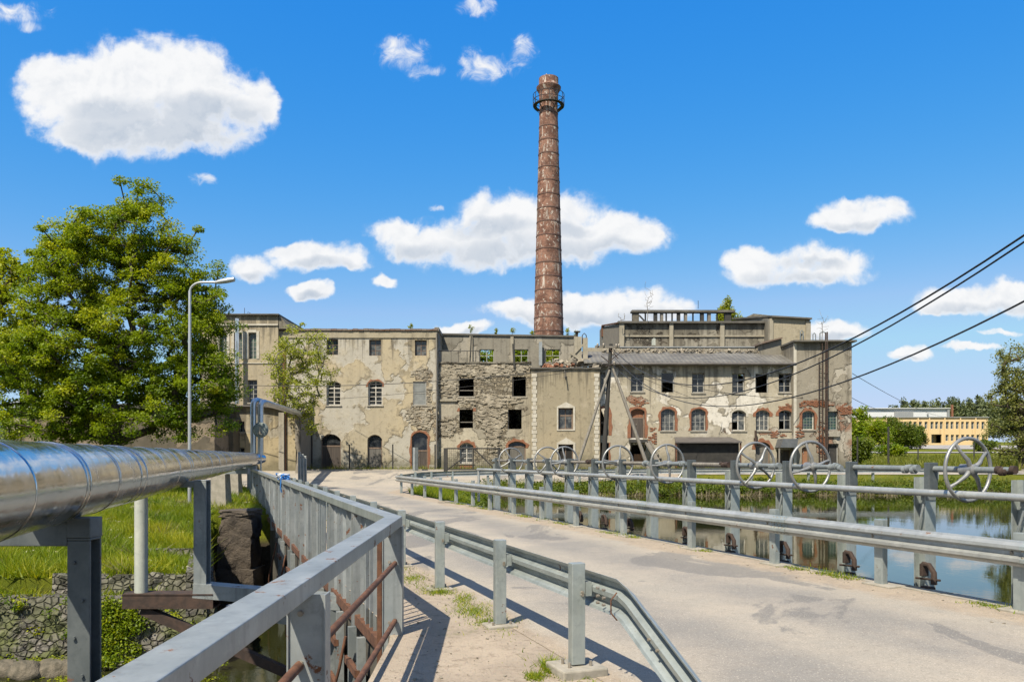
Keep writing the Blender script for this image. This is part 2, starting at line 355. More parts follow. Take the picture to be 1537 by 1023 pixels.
leafmat('leaf_oak', (.085,.155,.008), (.215,.295,.010), (.43,.455,.02))
leafmat('leaf_yellow', (.19,.25,.010), (.34,.39,.014), (.47,.48,.025))
leafmat('leaf_light', (.20,.25,.025), (.32,.36,.04), (.42,.43,.08))
leafmat('leaf_willow', (.15,.175,.05), (.25,.27,.08), (.34,.35,.13))
leafmat('leaf_dark', (.06,.10,.012), (.12,.17,.016), (.20,.24,.028))
leafmat('leaf_far', (.10,.13,.06), (.14,.17,.075), (.18,.21,.095), .25)
leafmat('grass_blade', (.07,.15,.007), (.205,.275,.010), (.42,.40,.020), .4)
leafmat('weed_blade', (.12,.155,.015), (.19,.21,.024), (.26,.245,.045), .4)
leafmat('reed_dry', (.12,.095,.05), (.20,.165,.10), (.27,.23,.15), .2)
leafmat('flower', (.6,.6,.5), (.65,.62,.45), (.62,.55,.20), .2)
m, g, b = mat('ochre_wall', rough=.9)
n = g.noise(g.obj(), .12, 4); ss = g.noise(g.scale(g.obj(), (.9,.9,.08)), 1, 4)
c = g.mix(n, (.66,.47,.24), (.72,.55,.31)); g.put(b.inputs['Base Color'], g.mix(g.m('MULTIPLY', g.step(ss, .55, .75), .35), c, (.33,.17,.06))); MT['ochre_wall'] = m
# ------------------------------------------------------------------ mesh building
ORG = {}
class MB:
    def __init__(s): s.v = []; s.f = []; s.uv = []; s.hasuv = False
    def add(s, vs, fs, uvs=None):
        o = len(s.v); s.v.extend([tuple(q) for q in vs])
        for k, f in enumerate(fs):
            s.f.append(tuple(i+o for i in f)); s.uv.append(uvs[k] if uvs else None)
            if uvs: s.hasuv = True
    def box(s, x0, x1, y0, y1, z0, z1):
        vs = [(x0,y0,z0),(x1,y0,z0),(x1,y1,z0),(x0,y1,z0),(x0,y0,z1),(x1,y0,z1),(x1,y1,z1),(x0,y1,z1)]
        s.add(vs, [(0,3,2,1),(4,5,6,7),(0,1,5,4),(1,2,6,5),(2,3,7,6),(3,0,4,7)])
    def obox(s, c, d, n, up, hl, hw, hh):       # oriented box: centre, axes, half sizes
        c, d, n, up = Vector(c), Vector(d), Vector(n), Vector(up)
        vs = [c+d*a*hl+n*b_*hw+up*e*hh for e in (-1,1) for a, b_ in ((-1,-1),(1,-1),(1,1),(-1,1))]
        s.add(vs, [(0,3,2,1),(4,5,6,7),(0,1,5,4),(1,2,6,5),(2,3,7,6),(3,0,4,7)])
    def bar(s, p0, p1, w, h, up=(0,0,1)):       # rectangular bar between two points
        p0, p1 = Vector(p0), Vector(p1); d = (p1-p0); L = d.length; d.normalize(); up = Vector(up)
        if abs(d.dot(up)) > .98: up = Vector((0,1,0))
        n = d.cross(up).normalized(); u = n.cross(d).normalized()
        s.obox((p0+p1)/2, d, n, u, L/2, w/2, h/2)
    def tube(s, pts, rads, n=10, caps=True, uvscale=False):
        pts = [Vector(p) for p in pts]
        if not isinstance(rads, (list, tuple)): rads = [rads]*len(pts)
        rings = []; prev = None
        for i, p in enumerate(pts):
            a = pts[max(i-1, 0)]; c = pts[min(i+1, len(pts)-1)]
            d = (c-a).normalized()
            if prev is None:
                up = Vector((0,0,1)) if abs(d.z) < .95 else Vector((0,1,0))
                u = d.cross(up).normalized()
            else: u = (prev-d*prev.dot(d)).normalized()
            prev = u; w = d.cross(u)
            rings.append([p+(u*math.cos(2*math.pi*k/n)+w*math.sin(2*math.pi*k/n))*rads[i] for k in range(n)])
        vs = [q for r in rings for q in r]; fs = []
        for i in range(len(rings)-1):
            for k in range(n): fs.append((i*n+k, i*n+(k+1)%n, (i+1)*n+(k+1)%n, (i+1)*n+k))
        if caps: fs.append(tuple(range(n-1,-1,-1))); fs.append(tuple((len(rings)-1)*n+k for k in range(n)))
        s.add(vs, fs)
    def lathe(s, c, prof, n=40, uv=True):       # prof: (radius, z)
        cx, cy = c; vs = []; fs = []; uvs = []
        for r, z in prof:
            for k in range(n):
                a = 2*math.pi*k/n; vs.append((cx+r*math.cos(a), cy+r*math.sin(a), z))
        R0 = prof[0][0]
        for i in range(len(prof)-1):
            for k in range(n):
                fs.append((i*n+k, i*n+(k+1)%n, (i+1)*n+(k+1)%n, (i+1)*n+k))
                u0, u1 = 2*math.pi*k/n*R0, 2*math.pi*(k+1)/n*R0
                uvs.append(((u0,prof[i][1]),(u1,prof[i][1]),(u1,prof[i+1][1]),(u0,prof[i+1][1])))
        s.add(vs, fs, uvs if uv else None)
    def sweep(s, path, prof, caps=True):        # closed profile (u to the right of the path, v up)
        path = [Vector(p) for p in path]; m = len(prof); vs = []; fs = []
        for i, p in enumerate(path):
            d0 = (path[i]-path[i-1]) if i else path[1]-path[0]
            d1 = (path[i+1]-path[i]) if i < len(path)-1 else d0
            a, c = d0.normalized(), d1.normalized(); d = (a+c).normalized()
            r = Vector((d.y, -d.x, 0)).normalized(); k = 1/max(.5, math.sqrt(max(0, (1+a.dot(c))/2)))
            up = r.cross(d).normalized()
            vs += [p+r*u*k+up*v for u, v in prof]
        for i in range(len(path)-1):
            for j in range(m): fs.append((i*m+j, (i+1)*m+j, (i+1)*m+(j+1)%m, i*m+(j+1)%m))
        if caps:
            fs.append(tuple(range(m))); fs.append(tuple(range((len(path)-1)*m+m-1, (len(path)-1)*m-1, -1)))
        s.add(vs, fs)
    def poly_prism(s, loop, y0, y1):            # outline in (x, z) extruded along y
        n = len(loop)
        vs = [(x, y0, z) for x, z in loop]+[(x, y1, z) for x, z in loop]
        tri = tessellate_polygon([[Vector((x, z, 0)) for x, z in loop]])
        fs = [tuple(t) for t in tri]+[tuple(i+n for i in reversed(t)) for t in tri]
        fs += [(i, i+n, (i+1)%n+n, (i+1)%n) for i in range(n)]
        s.add(vs, fs)
    def holed(s, outline, holes, y, depth):     # wall sheet facing -y with openings and reveals
        loops = [outline]+holes
        flat = [q for l in loops for q in l]
        tri = tessellate_polygon([[Vector((x, z, 0)) for x, z in l] for l in loops])
        s.add([(x, y, z) for x, z in flat], [tuple(t) for t in tri])
        for l in holes:
            n = len(l)
            s.add([(x, y, z) for x, z in l]+[(x, y+depth, z) for x, z in l], [(i, (i+1)%n, (i+1)%n+n, i+n) for i in range(n)])
    def build(s, name, mt, parent=None, at=None, smooth=None, bevel=0, label=None):
        if parent is not None: o0 = ORG[parent.name]
        else: o0 = Vector(at) if at is not None else (Vector(s.v[0]) if s.v else Vector((0,0,0)))
        me = bpy.data.meshes.new(name)
        me.from_pydata([(v[0]-o0.x, v[1]-o0.y, v[2]-o0.z) for v in s.v], [], s.f)
        if s.hasuv:
            ul = me.uv_layers.new(name='UVMap'); k = 0; flat = []
            for f, u in zip(s.f, s.uv):
                for i in range(len(f)): flat.extend(u[i] if u else (0, 0))
            ul.data.foreach_set('uv', flat)
        bm = bmesh.new(); bm.from_mesh(me)
        bmesh.ops.recalc_face_normals(bm, faces=bm.faces) if smooth != 'keep' else None
        bm.to_mesh(me); bm.free()
        me.materials.append(MT[mt] if isinstance(mt, str) else mt)
        if smooth not in (None, 'keep'):
            me.shade_smooth(); me.set_sharp_from_angle(angle=R(smooth))
        o = bpy.data.objects.new(name, me); COL.objects.link(o)
        if parent is not None: o.parent = parent
        else: o.location = o0
        ORG[o.name] = o0
        if bevel:
            md = o.modifiers.new('bevel', 'BEVEL'); md.width = bevel; md.segments = 2; md.limit_method = 'ANGLE'
        if label: o['label'] = label
        return o
def tag(o, label, cat, group=None):
    o['label'] = label; o['category'] = cat
    if group: o['group'] = group
    return o
def thing(name, at, label, cat, group=None):
    o = bpy.data.objects.new(name, None); COL.objects.link(o); o.location = at; o.empty_display_size = .3
    ORG[o.name] = Vector(at)
    return tag(o, label, cat, group)
def struct(o): o['kind'] = 'structure'; return o
def stuff(o): o['kind'] = 'stuff'; return o
def raw(name, V, Q, mt, parent=None, at=(0,0,0), lv=None):   # fast mesh from numpy arrays
    o0 = ORG[parent.name] if parent is not None else Vector(at)
    V = np.asarray(V, dtype=np.float32)-np.array(o0, dtype=np.float32)
    Q = np.asarray(Q, dtype=np.int32); k = Q.shape[1]
    me = bpy.data.meshes.new(name)
    me.vertices.add(len(V)); me.vertices.foreach_set('co', V.ravel())
    me.loops.add(Q.size); me.loops.foreach_set('vertex_index', Q.ravel())
    me.polygons.add(len(Q)); me.polygons.foreach_set('loop_start', np.arange(0, Q.size, k, dtype=np.int32))
    me.update(calc_edges=True)
    if lv is not None:
        a = me.attributes.new('lv', 'FLOAT', 'POINT'); a.data.foreach_set('value', np.asarray(lv, dtype=np.float32))
    me.materials.append(MT[mt])
    o = bpy.data.objects.new(name, me); COL.objects.link(o)
    if parent is not None: o.parent = parent
    else: o.location = o0
    ORG[o.name] = o0
    return o
# ------------------------------------------------------------------ foliage
def leaf_arrays(centers, spread, per, size, seed, up=.5, lvbase=None):
    g = np.random.default_rng(seed)
    centers = np.asarray(centers, float); n = len(centers)*per
    C = np.repeat(centers, per, 0); S = np.repeat(np.ones((len(centers),3))*(np.asarray(spread, float) if np.ndim(spread) != 1 or len(np.atleast_1d(spread)) == 3 else np.asarray(spread, float)[:,None]), per, 0)
    d = g.normal(size=(n,3)); d /= np.linalg.norm(d, axis=1)[:,None]
    r = g.random(n)**.45
    p = C+d*r[:,None]*S
    nrm = g.normal(size=(n,3)); nrm[:,2] = np.abs(nrm[:,2])+up; nrm /= np.linalg.norm(nrm, axis=1)[:,None]
    t = np.cross(nrm, g.normal(size=(n,3))); t /= np.linalg.norm(t, axis=1)[:,None]+1e-9
    w = np.cross(nrm, t); s = size*(.55+.9*g.random(n))[:,None]
    V = np.stack([p-t*s*.5, p+w*s*.32+nrm*s*.08, p+t*s*.5, p-w*s*.32+nrm*s*.08], 1).reshape(-1,3)
    Q = np.arange(n*4).reshape(-1,4)
    lb = g.random(len(centers)) if lvbase is None else np.asarray(lvbase)
    lv = np.clip(np.repeat(lb, per)*.75+.25*g.random(n), 0, 1)
    return V, Q, np.repeat(lv, 4)
def in_ell(ells, n, g, shell=.35):
    out = []; vol = np.array([a[1][0]*a[1][1]*a[1][2] for a in ells]); pr = vol/vol.sum()
    while len(out) < n:
        c, r = ells[g.choice(len(ells), p=pr)]
        d = g.normal(size=3); d /= np.linalg.norm(d)
        out.append(np.array(c)+d*np.array(r)*(shell+(1-shell)*g.random()**.5))
    return np.array(out)
def grow(base, fork, clumps, g, r_tip=.012, lean=.6):
    nodes = []; par = []
    base, fork = np.array(base, float), np.array(fork, float)
    K = 7
    for i in range(K+1):
        t = i/K; p = base+(fork-base)*t
        if 0 < i < K: p[:2] += g.normal(size=2)*.05*np.linalg.norm(fork-base)/4
        nodes.append(p); par.append(i-1)
    start = max(2, int(K*.4))
    for c in sorted(clumps, key=lambda q: np.linalg.norm(q-fork)):
        A = np.array(nodes); dv = c-A; dist = np.linalg.norm(dv, axis=1)
        cost = dist+lean*np.maximum(0, A[:,2]-c[2]); cost[:start] += 1e6
        j = int(np.argmin(cost)); L = dist[j]; k = max(1, int(L/.7)); prev = j
        for i in range(1, k+1):
            t = i/k; p = nodes[j]+(c-nodes[j])*t
            p = p+np.array([0,0,1])*math.sin(math.pi*t)*L*.10
            if i < k: p = p+g.normal(size=3)*.06*min(L, 2)
            nodes.append(p); par.append(prev); prev = len(nodes)-1
    n = len(nodes); rad = np.zeros(n); acc = np.zeros(n)
    for i in range(n-1, -1, -1):
        rad[i] = max(r_tip, acc[i]**(1/2.35))
        if par[i] >= 0: acc[par[i]] += rad[i]**2.35
    return nodes, par, rad
def tree(name, label, cat, base, fork, ells, nclump, per, spread, leafsize, leaf, seed, trunk_r, barkm='bark', group=None, up=.5, shell=.35, bare=False, tip=.012, light=(-.5,-.55,.65)):
    g = np.random.default_rng(seed)
    t = thing(name, base, label, cat, group)
    cl = in_ell(ells, nclump, g, shell)
    nodes, par, rad = grow(base, fork, cl, g, tip)
    k = trunk_r/rad[0]; mb = MB()
    for i in range(1, len(nodes)):
        j = par[i]; r0 = max(tip, min(rad[j], rad[i]*1.35)*k) if j > 7 or i <= 7 else rad[i]*k*1.15; r1 = max(tip, rad[i]*k)
        if i <= 7: r0 = rad[j]*k*(1.25 if j == 0 else 1)
        mb.tube([nodes[j], nodes[i]], [r0, r1], 8 if r1 > .06 else 4, caps=False)
    mb.build('trunk', barkm, t, smooth=60)
    if not bare:
        g2 = np.random.default_rng(seed+1)
        # every clump gets its own tint: paler and yellower toward the top of the crown
        cen = np.mean([e[0] for e in ells], 0); out = (cl-cen); out /= np.abs(out).max()
        lb = np.clip(.42+.5*g2.normal(size=len(cl))*.5+.25*out[:,2], 0, 1)
        sp = np.array(spread)*(.55+.9*g2.random((len(cl),1)))
        V, Q, lv = leaf_arrays(cl, sp, per, leafsize, seed+2, up, lb)
        raw('crown', V, Q, leaf, t, lv=lv)
    return t
def blades(name, pts, h, w, mt, seed, kind='stuff', lean=.35, lvs=None):
    g = np.random.default_rng(seed); pts = np.asarray(pts, float); n = len(pts)
    a = g.random(n)*math.pi*2; hh = h*(.45+1.0*g.random(n))*(.55+.9*np.clip(vnoise(pts[:,0], pts[:,1], .6)+.45, 0, 1.2)); ww = w*(.6+.8*g.random(n))
    side = np.stack([np.cos(a), np.sin(a), np.zeros(n)], 1)*ww[:,None]*.5
    tip = pts+np.stack([g.normal(size=n)*lean*hh, g.normal(size=n)*lean*hh, hh], 1)
    V = np.stack([pts-side, pts+side, tip], 1).reshape(-1,3); Q = np.arange(n*3).reshape(-1,3)
    if lvs is None: lvs = np.clip(.5+.28*g.normal(size=n), 0, 1)
    o = raw(name, V, Q, mt, lv=np.repeat(lvs, 3)); o['kind'] = kind
    return o
def smoothstep(a, b, x):
    t = np.clip((x-a)/(b-a), 0, 1); return t*t*(3-2*t)
def vnoise(x, y, s):
    return (np.sin(x*1.7/s+np.sin(y*1.3/s)*1.8)+np.sin(y*2.1/s+np.sin(x*.9/s)*2.1)+np.sin((x+y)*3.1/s))/3
# ------------------------------------------------------------------ ground plan
def fence_x(y): return np.where(np.asarray(y) > 8.4, -1.25-.377*(np.asarray(y)-8.4), -1.25+.029*(8.4-np.asarray(y)))
def guard_l(y): return 3.10-.37*np.asarray(y)
def dam_x(y): return 10.1-.39*np.asarray(y)
def gate_x(y): return 10.3-.39*y
def height(x, y):
    x = np.asarray(x, float); y = np.asarray(y, float)
    h = .75*smoothstep(45, 57, y)+.031*np.clip(y-72, 0, 150)+.012*np.clip(y-222, 0, 250)
    h = h+vnoise(x, y, 9)*.05*smoothstep(60, 90, y)+vnoise(x, y, 40)*.3*smoothstep(80, 160, y)
    fx_ = fence_x(y)
    # left bank
    g = -.62+.62*smoothstep(16.4, 30, y)+vnoise(x, y, 2.3)*.05
    g = np.where(y < 16.33, -.98, g)
    hl = np.where(y < 30, g, h+vnoise(x, y, 3)*.04*(1-smoothstep(38, 46, y)))
    hl = np.where(y < 15.86, -3.2, hl)
    rec = (x > fx_-2.0) & (y < 26.5)
    hl = np.where(rec, -2.9, hl)
    h = np.where((x < fx_+.9) & (y < 46), hl, h)
    h = np.where((x >= fx_+.9) & (x < dam_x(y)-.9) & (y < 31.2), -.4, h)
    # pond
    xw = np.where(y < 31.2, dam_x(y)-.9, np.interp(y, [31.2, 33, 37, 44, 48], [-1.6, -1.5, -1.75, -.6, 0]))
    w1 = np.where(y < 31.2, .05, 1.5)
    d1 = (x-xw)/w1; d2 = (44.3+.02*x+.35*np.sin(x*.9)+.2*np.sin(x*2.3)-y)/3.4; d3 = (50-x)/5; d4 = (y+14)/5
    t = np.minimum(np.minimum(d1, d2), np.minimum(d3, d4))
    p = np.where(t < 0, h+(-.4-h)*smoothstep(-1, 0, t), -.4-1.3*np.clip(t, 0, 1))
    ok = (t > -1) & (x > fx_+3)
    return np.where(ok, p, h)
def axis(parts):
    out = []
    for a, b, s in parts: out += list(np.arange(a, b-1e-6, s))
    return np.array(sorted(set(round(float(v), 4) for v in out)))
xs = axis([(-900,-200,70),(-200,-60,14),(-60,-24,3),(-24,-14,.6),(-14,10,.3),(10,50,.8),(50,200,6),(200,900,70),(900,901,1)])
ys = axis([(-200,-40,40),(-40,-16,4),(-16,15.4,.5),(15.4,15.8,.2),(16.6,62,.33),(62,120,2.5),(120,300,9),(300,1200,75),(1200,1201,1)])
ys = np.array(sorted(list(ys)+[15.84, 15.88, 16.31, 16.35, 31.17, 31.23]))
GX, GY = np.meshgrid(xs, ys); GZ = height(GX, GY)
V = np.stack([GX, GY, GZ], -1).reshape(-1, 3); nx, ny = len(xs), len(ys)
I = np.arange(nx*ny).reshape(ny, nx)
Q = np.stack([I[:-1,:-1], I[:-1,1:], I[1:,1:], I[1:,:-1]], -1).reshape(-1, 4)
ground = struct(raw('ground', V, Q, 'soil_grass')); ground.data.shade_smooth()
# water
def sheet(name, mt, loop, z):
    mb = MB(); mb.add([(x, y, z) for x, y in loop], [tuple(range(len(loop)))])
    return struct(mb.build(name, mt, at=(loop[0][0], loop[0][1], z)))
sheet('pond_water', 'pond_water', [(dam_x(-18)-.2,-18),(60,-18),(60,50),(-2.6,50),(-2.6,31.4),(dam_x(31.4)-.2,31.4)], -.40)
sheet('stream_water', 'stream_water', [(-40,-25),(-1.0,-25),(-1.0,8.4),(float(fence_x(27))+.3,27),(-12,27),(-12,15.9),(-40,15.9)], -2.30)
# causeway slab with its two walls, road and footpath
mb = MB(); yy = list(np.arange(-20, 31.7, 1.0))+[31.7]
L = [(float(fence_x(y))+.02, y) for y in yy]; Rr = [(float(dam_x(y)), y) for y in yy]
n = len(yy)
vs = [(x, y, .008) for x, y in L]+[(x, y, .008) for x, y in Rr]+[(x, y, -3.3) for x, y in L]+[(x, y, -3.3) for x, y in Rr]
fs = []
for i in range(n-1):
    fs += [(i, n+i, n+i+1, i+1), (2*n+i, i, i+1, 2*n+i+1), (n+i, 3*n+i, 3*n+i+1, n+i+1)]
fs += [(n-1, 2*n-1, 4*n-1, 3*n-1), (0, 2*n, 3*n, n)]
mb.add(vs, fs); struct(mb.build('causeway_ground', 'conc_wet', at=(0,0,0)))
def strip(name, mt, lf, rf, ylist, dz, nu=24):
    mb = MB(); vs = []; uv = []
    for y in ylist:
        a, b_ = lf(y), rf(y)
        xx = a+(b_-a)*np.linspace(0, 1, nu); hh = np.maximum(height(xx, np.full(nu, y)), np.where(y < 31.5, 0, -.05))+dz
        for k in range(nu): vs.append((xx[k], y, hh[k])); uv.append((xx[k]-a, b_-a))
    fs = []; us = []
    for j in range(len(ylist)-1):
        for k in range(nu-1):
            q = (j*nu+k, j*nu+k+1, (j+1)*nu+k+1, (j+1)*nu+k); fs.append(q); us.append([uv[i] for i in q])
    mb.add(vs, fs, us); o = mb.build(name, mt, at=(0,0,0), smooth=80); return struct(o)
rl = lambda y: float(np.interp(y, [-20, 43, 46, 48.5, 50.6], [guard_l(-20)+.1, guard_l(43)+.1, -15.2, -18.5, -26]))
rr = lambda y: float(np.interp(y, [-20, 36, 39, 42, 44, 46, 48, 50.6], [dam_x(-20)-.05, dam_x(36)-.05, -5.0, -5.3, -4.9, -3.4, .5, 9]))
strip('road', 'asphalt', rl, rr, list(np.arange(-16, 50.6, .5))+[50.6], .022)
strip('street_road', 'asphalt', lambda y: -40, lambda y: 11, list(np.arange(50.2, 57.3, .5)), .03, 90)
strip('street_road', 'asphalt', lambda y: 10.5, lambda y: 90, list(np.arange(53.0, 56.6, .5)), .034, 110)
strip('footpath', 'dirt_path', lambda y: float(fence_x(y))+.0, lambda y: float(guard_l(y))+.42, list(np.arange(-16, 31.6, .5))+[31.6], .016, 8)
mb = MB(); mb.box(-40, -1.6, 57.1, 57.35, .6, .86); mb.box(-1.3, 75, 57.1, 57.35, .6, .86); struct(mb.build('street_kerb', 'conc_block'))
mb = MB()                                                     # dam edge coping
for i, y in enumerate(np.arange(3, 31, 1.55)):
    a, b_ = y, y+1.5
    j = rnd.uniform(-.03, .03)
    mb.add([(dam_x(a)-.22+j, a, -.5), (dam_x(a)+.06+j, a, -.5), (dam_x(b_)+.06+j, b_, -.5), (dam_x(b_)-.22+j, b_, -.5)]+[(dam_x(a)-.22+j, a, .035), (dam_x(a)+.06+j, a, .035), (dam_x(b_)+.06+j, b_, .035), (dam_x(b_)-.22+j, b_, .035)],
           [(0,3,2,1),(4,5,6,7),(0,1,5,4),(1,2,6,5),(2,3,7,6),(3,0,4,7)])
struct(mb.build('dam_kerb', 'conc_block'))
mb = MB()
for (x0,x1,y0,y1,dz) in ((64,128,138,176,.08),(40,130,112,116,.1)):
    nxx = 30; xx = np.linspace(x0, x1, nxx); yv = np.linspace(y0, y1, 8)
    vs = [(x, y, float(height(x, y))+dz) for y in yv for x in xx]
    mb.add(vs, [(j*nxx+k, j*nxx+k+1, (j+1)*nxx+k+1, (j+1)*nxx+k) for j in range(7) for k in range(nxx-1)])
simple('lot_asphalt', (.30,.28,.26), (.36,.34,.31), .3, .95); struct(mb.build('car_park_road', 'lot_asphalt'))
# ------------------------------------------------------------------ stone walls on the left bank
def stone_wall(name, label, pts, z0, z1, thick, seed, group=None):
    g = np.random.default_rng(seed); mb = MB()
    pts = [np.array(p, float) for p in pts]
    for a, c in zip(pts[:-1], pts[1:]):
        L = np.linalg.norm(c-a); nu = max(2, int(L/.18)); nv = max(2, int((z1-z0)/.16)); d = (c-a)/L; nrm = np.array([d[1], -d[0]])
        vs = []
        for j in range(nv+1):
            for i in range(nu+1):
                t = i/nu; z = z0+(z1-z0)*j/nv; o = g.normal()*.03+(z1-z)*.10
                if j == nv: z += g.normal()*.035
                q = a+d*L*t+nrm*o; vs.append((q[0], q[1], z))
        for i in range(nu+1):
            q = a+d*L*i/nu-nrm*thick; vs.append((q[0], q[1], z1))
        for i in range(nu+1):
            q = a+d*L*i/nu-nrm*thick; vs.append((q[0], q[1], z0))
        w = nu+1; fs = [(j*w+i, j*w+i+1, (j+1)*w+i+1, (j+1)*w+i) for j in range(nv+2) for i in range(nu)]
        m_ = nv+3
        for i in (0, nu): fs.append(tuple(j*w+i for j in range(m_)))
        mb.add(vs, fs)
    return tag(mb.build(name, 'masonry', at=(pts[0][0], pts[0][1], z0)), label, 'stone wall', group)
fl = lambda y: float(fence_x(y))
stone_wall('retaining_wall', 'mossy cobble retaining wall rising straight from the stream, lowest and longest of the terraces', [(-26,15.8),(fl(15.8)-2.0,15.8)], -3.2, -.93, .45, 1, 'terraced stone walls on the grassy bank')
stone_wall('retaining_wall', 'short low cobble wall one step above the stream wall, overgrown with weeds', [(-9.4,16.3),(fl(16.3)-2.05,16.3)], -1.05, -.56, .3, 2, 'terraced stone walls on the grassy bank')
stone_wall('retaining_wall', 'smallest cobble wall, half hidden in grass above the other terrace walls by the bridge', [(-8.7,19.0),(fl(19)-2.1,19.0)], -.9, -.36, .3, 3, 'terraced stone walls on the grassy bank')
stone_wall('channel_wall', 'dark damp stone wall lining the channel beside the bridge', [(fl(15.8)-2.0,15.8),(fl(26.7)-2.0,26.7),(fl(26.7)+.2,26.7)], -3.2, -.42, .4, 4)
def rock(name, label, c, r, seed, mt='boulder', cat='boulder', group=None):
    bm = bmesh.new(); bmesh.ops.create_icosphere(bm, subdivisions=3, radius=1)
    g = np.random.default_rng(seed); ph = g.random((4,3))*6
    for v in bm.verts:
        n_ = sum(math.sin(v.co.x*k*1.7+ph[k-1][0])*math.sin(v.co.y*k*1.9+ph[k-1][1])*math.cos(v.co.z*k*1.5+ph[k-1][2])/k for k in (1,2,3))
        v.co = Vector((v.co.x*r[0], v.co.y*r[1], v.co.z*r[2]))*(1+.28*n_)
    mb = MB(); mb.add([v.co+Vector(c) for v in bm.verts], [tuple(v.index for v in f.verts) for f in bm.faces]); bm.free()
    return tag(mb.build(name, mt, at=c, smooth=35), label, cat, group)
rock('boulder', 'wide pale boulder with two humps at the water edge, beside the square pipe post', (X(330/3.84,15.3),15.3,-2.32), (.55,.34,.30), 11, group='boulders at the foot of the stream wall')
rock('boulder', 'dark low boulder under the stream wall, nearest the picture edge', (X(8,15.3),15.3,-2.34), (.45,.3,.28), 12, group='boulders at the foot of the stream wall')
rock('boulder', 'small mossy boulder in the stream between the two larger ones', (X(42,15.1),15.1,-2.25), (.32,.28,.22), 13, group='boulders at the foot of the stream wall')
rock('boulder', 'flat brown boulder in the stream just past the leaning bracket strut', (X(222,15.0),15.0,-2.2), (.5,.36,.30), 14, group='boulders at the foot of the stream wall')
rock('boulder', 'rounded boulder in shade by the wall corner near the bridge', (X(258,15.2),15.2,-2.2), (.36,.3,.26), 15, group='boulders at the foot of the stream wall')
pz = 25.0                                                    # old stone pier beside the bridge
t = thing('stone_pier', (X(361,pz), pz, -3.2), 'dark squat stone pier standing in the channel beside the bridge railing', 'stone pier')
simple('pier_stone', (.05,.04,.031), (.115,.092,.07), 1.6, .95, bump=1.0, bscale=3.5, dist=.12)
def rough_block(x0, x1, y0, y1, z0, z1, seed, amp=.04, n=9):
    bm = bmesh.new(); bmesh.ops.create_cube(bm, size=1); bmesh.ops.subdivide_edges(bm, edges=bm.edges, cuts=n, use_grid_fill=True)
    g = np.random.default_rng(seed); ph = g.random((5,3))*6
    for v in bm.verts:
        q = v.co.copy(); s = sum(math.sin(q.x*5*k+ph[k][0])*math.sin(q.y*5*k+ph[k][1])*math.sin(q.z*6*k+ph[k][2])/k for k in (1,2,3,4))
        r = 1-.10*(abs(q.x*2)**6+abs(q.y*2)**6+abs(q.z*2)**6)/3+amp*s*2
        v.co = Vector(((x0+x1)/2+q.x*(x1-x0)*r, (y0+y1)/2+q.y*(y1-y0)*r, (z0+z1)/2+q.z*(z1-z0)*(1+(r-1)*.5)))
    mb = MB(); mb.add([v.co for v in bm.verts], [tuple(v.index for v in f.verts) for f in bm.faces]); bm.free(); return mb
cx_ = X(361, pz)
for k, (z0, z1, w, o) in enumerate(((-3.3,-1.6,.62,.02),(-1.68,-.62,.55,-.03),(-.70,.02,.52,.02))):
    rough_block(cx_-w+o, cx_+w+o, pz-w, pz+w, z0, z1, 60+k).build('stone_course', 'pier_stone', t, smooth=30)
rough_block(cx_-.52, cx_+.56, pz-.55, pz+.55, -.03, .19, 66, .05).build('cap', 'pier_stone', t, smooth=30)
# ------------------------------------------------------------------ bridge railing (left)
D = Vector((-.377, 1, 0)).normalized(); NRM = Vector((D.y, -D.x, 0))
t = thing('bridge_railing', (-1.25, 8.4, 0), 'long grey steel bridge railing with flat handrail, upright bars and rusty lower tubes', 'railing')
hp = [(-1.035, -1.0, 1.20), (-1.25, 8.4, 1.20), (fl(14), 14, 1.20), (fl(42.5), 42.5, 1.20)]
mb = MB(); mb.sweep(hp, [(-.09,-.05),(-.09,.05),(.09,.05),(.09,-.05),(.078,-.05),(.078,.035),(-.078,.035),(-.078,-.05)])
hr = mb.build('handrail', 'steel_paint', t, bevel=.006)
for y in (4.35, 8.4):
    mb = MB(); xc = fl(y)+(.03 if y < 8 else 0)
    mb.box(xc-.095, xc+.095, y-.075, y-.066, -.75, 1.15)                   # web, and two flanges
    mb.box(xc-.104, xc-.095, y-.09, y+.03, -.75, 1.15); mb.box(xc+.095, xc+.104, y-.09, y+.03, -.75, 1.15)
    p_ = mb.build('post', 'steel_paint', t)
    mb = MB()
    for zb in (.15, .78, 1.05): mb.tube([(xc-.03, y-.095, zb), (xc-.03, y-.06, zb)], .016, 8)
    mb.build('bolt', 'bolt_metal', p_)
for zb in (.77, .17):
    mb = MB(); mb.tube([(-1.02, -.8, zb-.02), (-1.14, 4.25, zb), (-1.22, 8.3, zb)], .026, 10); mb.build('lower_bar', 'rust', t, smooth=50)
mb = MB(); mb.bar((-1.42, 8.55, 1.12), (-1.42, 8.55, -1.6), .05, .05); mb.build('rusty_upright', 'rust', t)
py_ = [10.4+2.05*i for i in range(16)]
for y in py_:
    c = Vector((fl(y), y, 0)); mb = MB()
    mb.obox(c+Vector((0,0,.35)), D, NRM, (0,0,1), .05, .006, .80)
    mb.obox(c+D*.053+Vector((0,0,.35)), D, NRM, (0,0,1), .005, .085, .80); mb.obox(c-D*.053+Vector((0,0,.35)), D, NRM, (0,0,1), .005, .085, .80)
    mb.build('post', 'steel_paint', t)
s_ = .22; k = 0; far = MB()
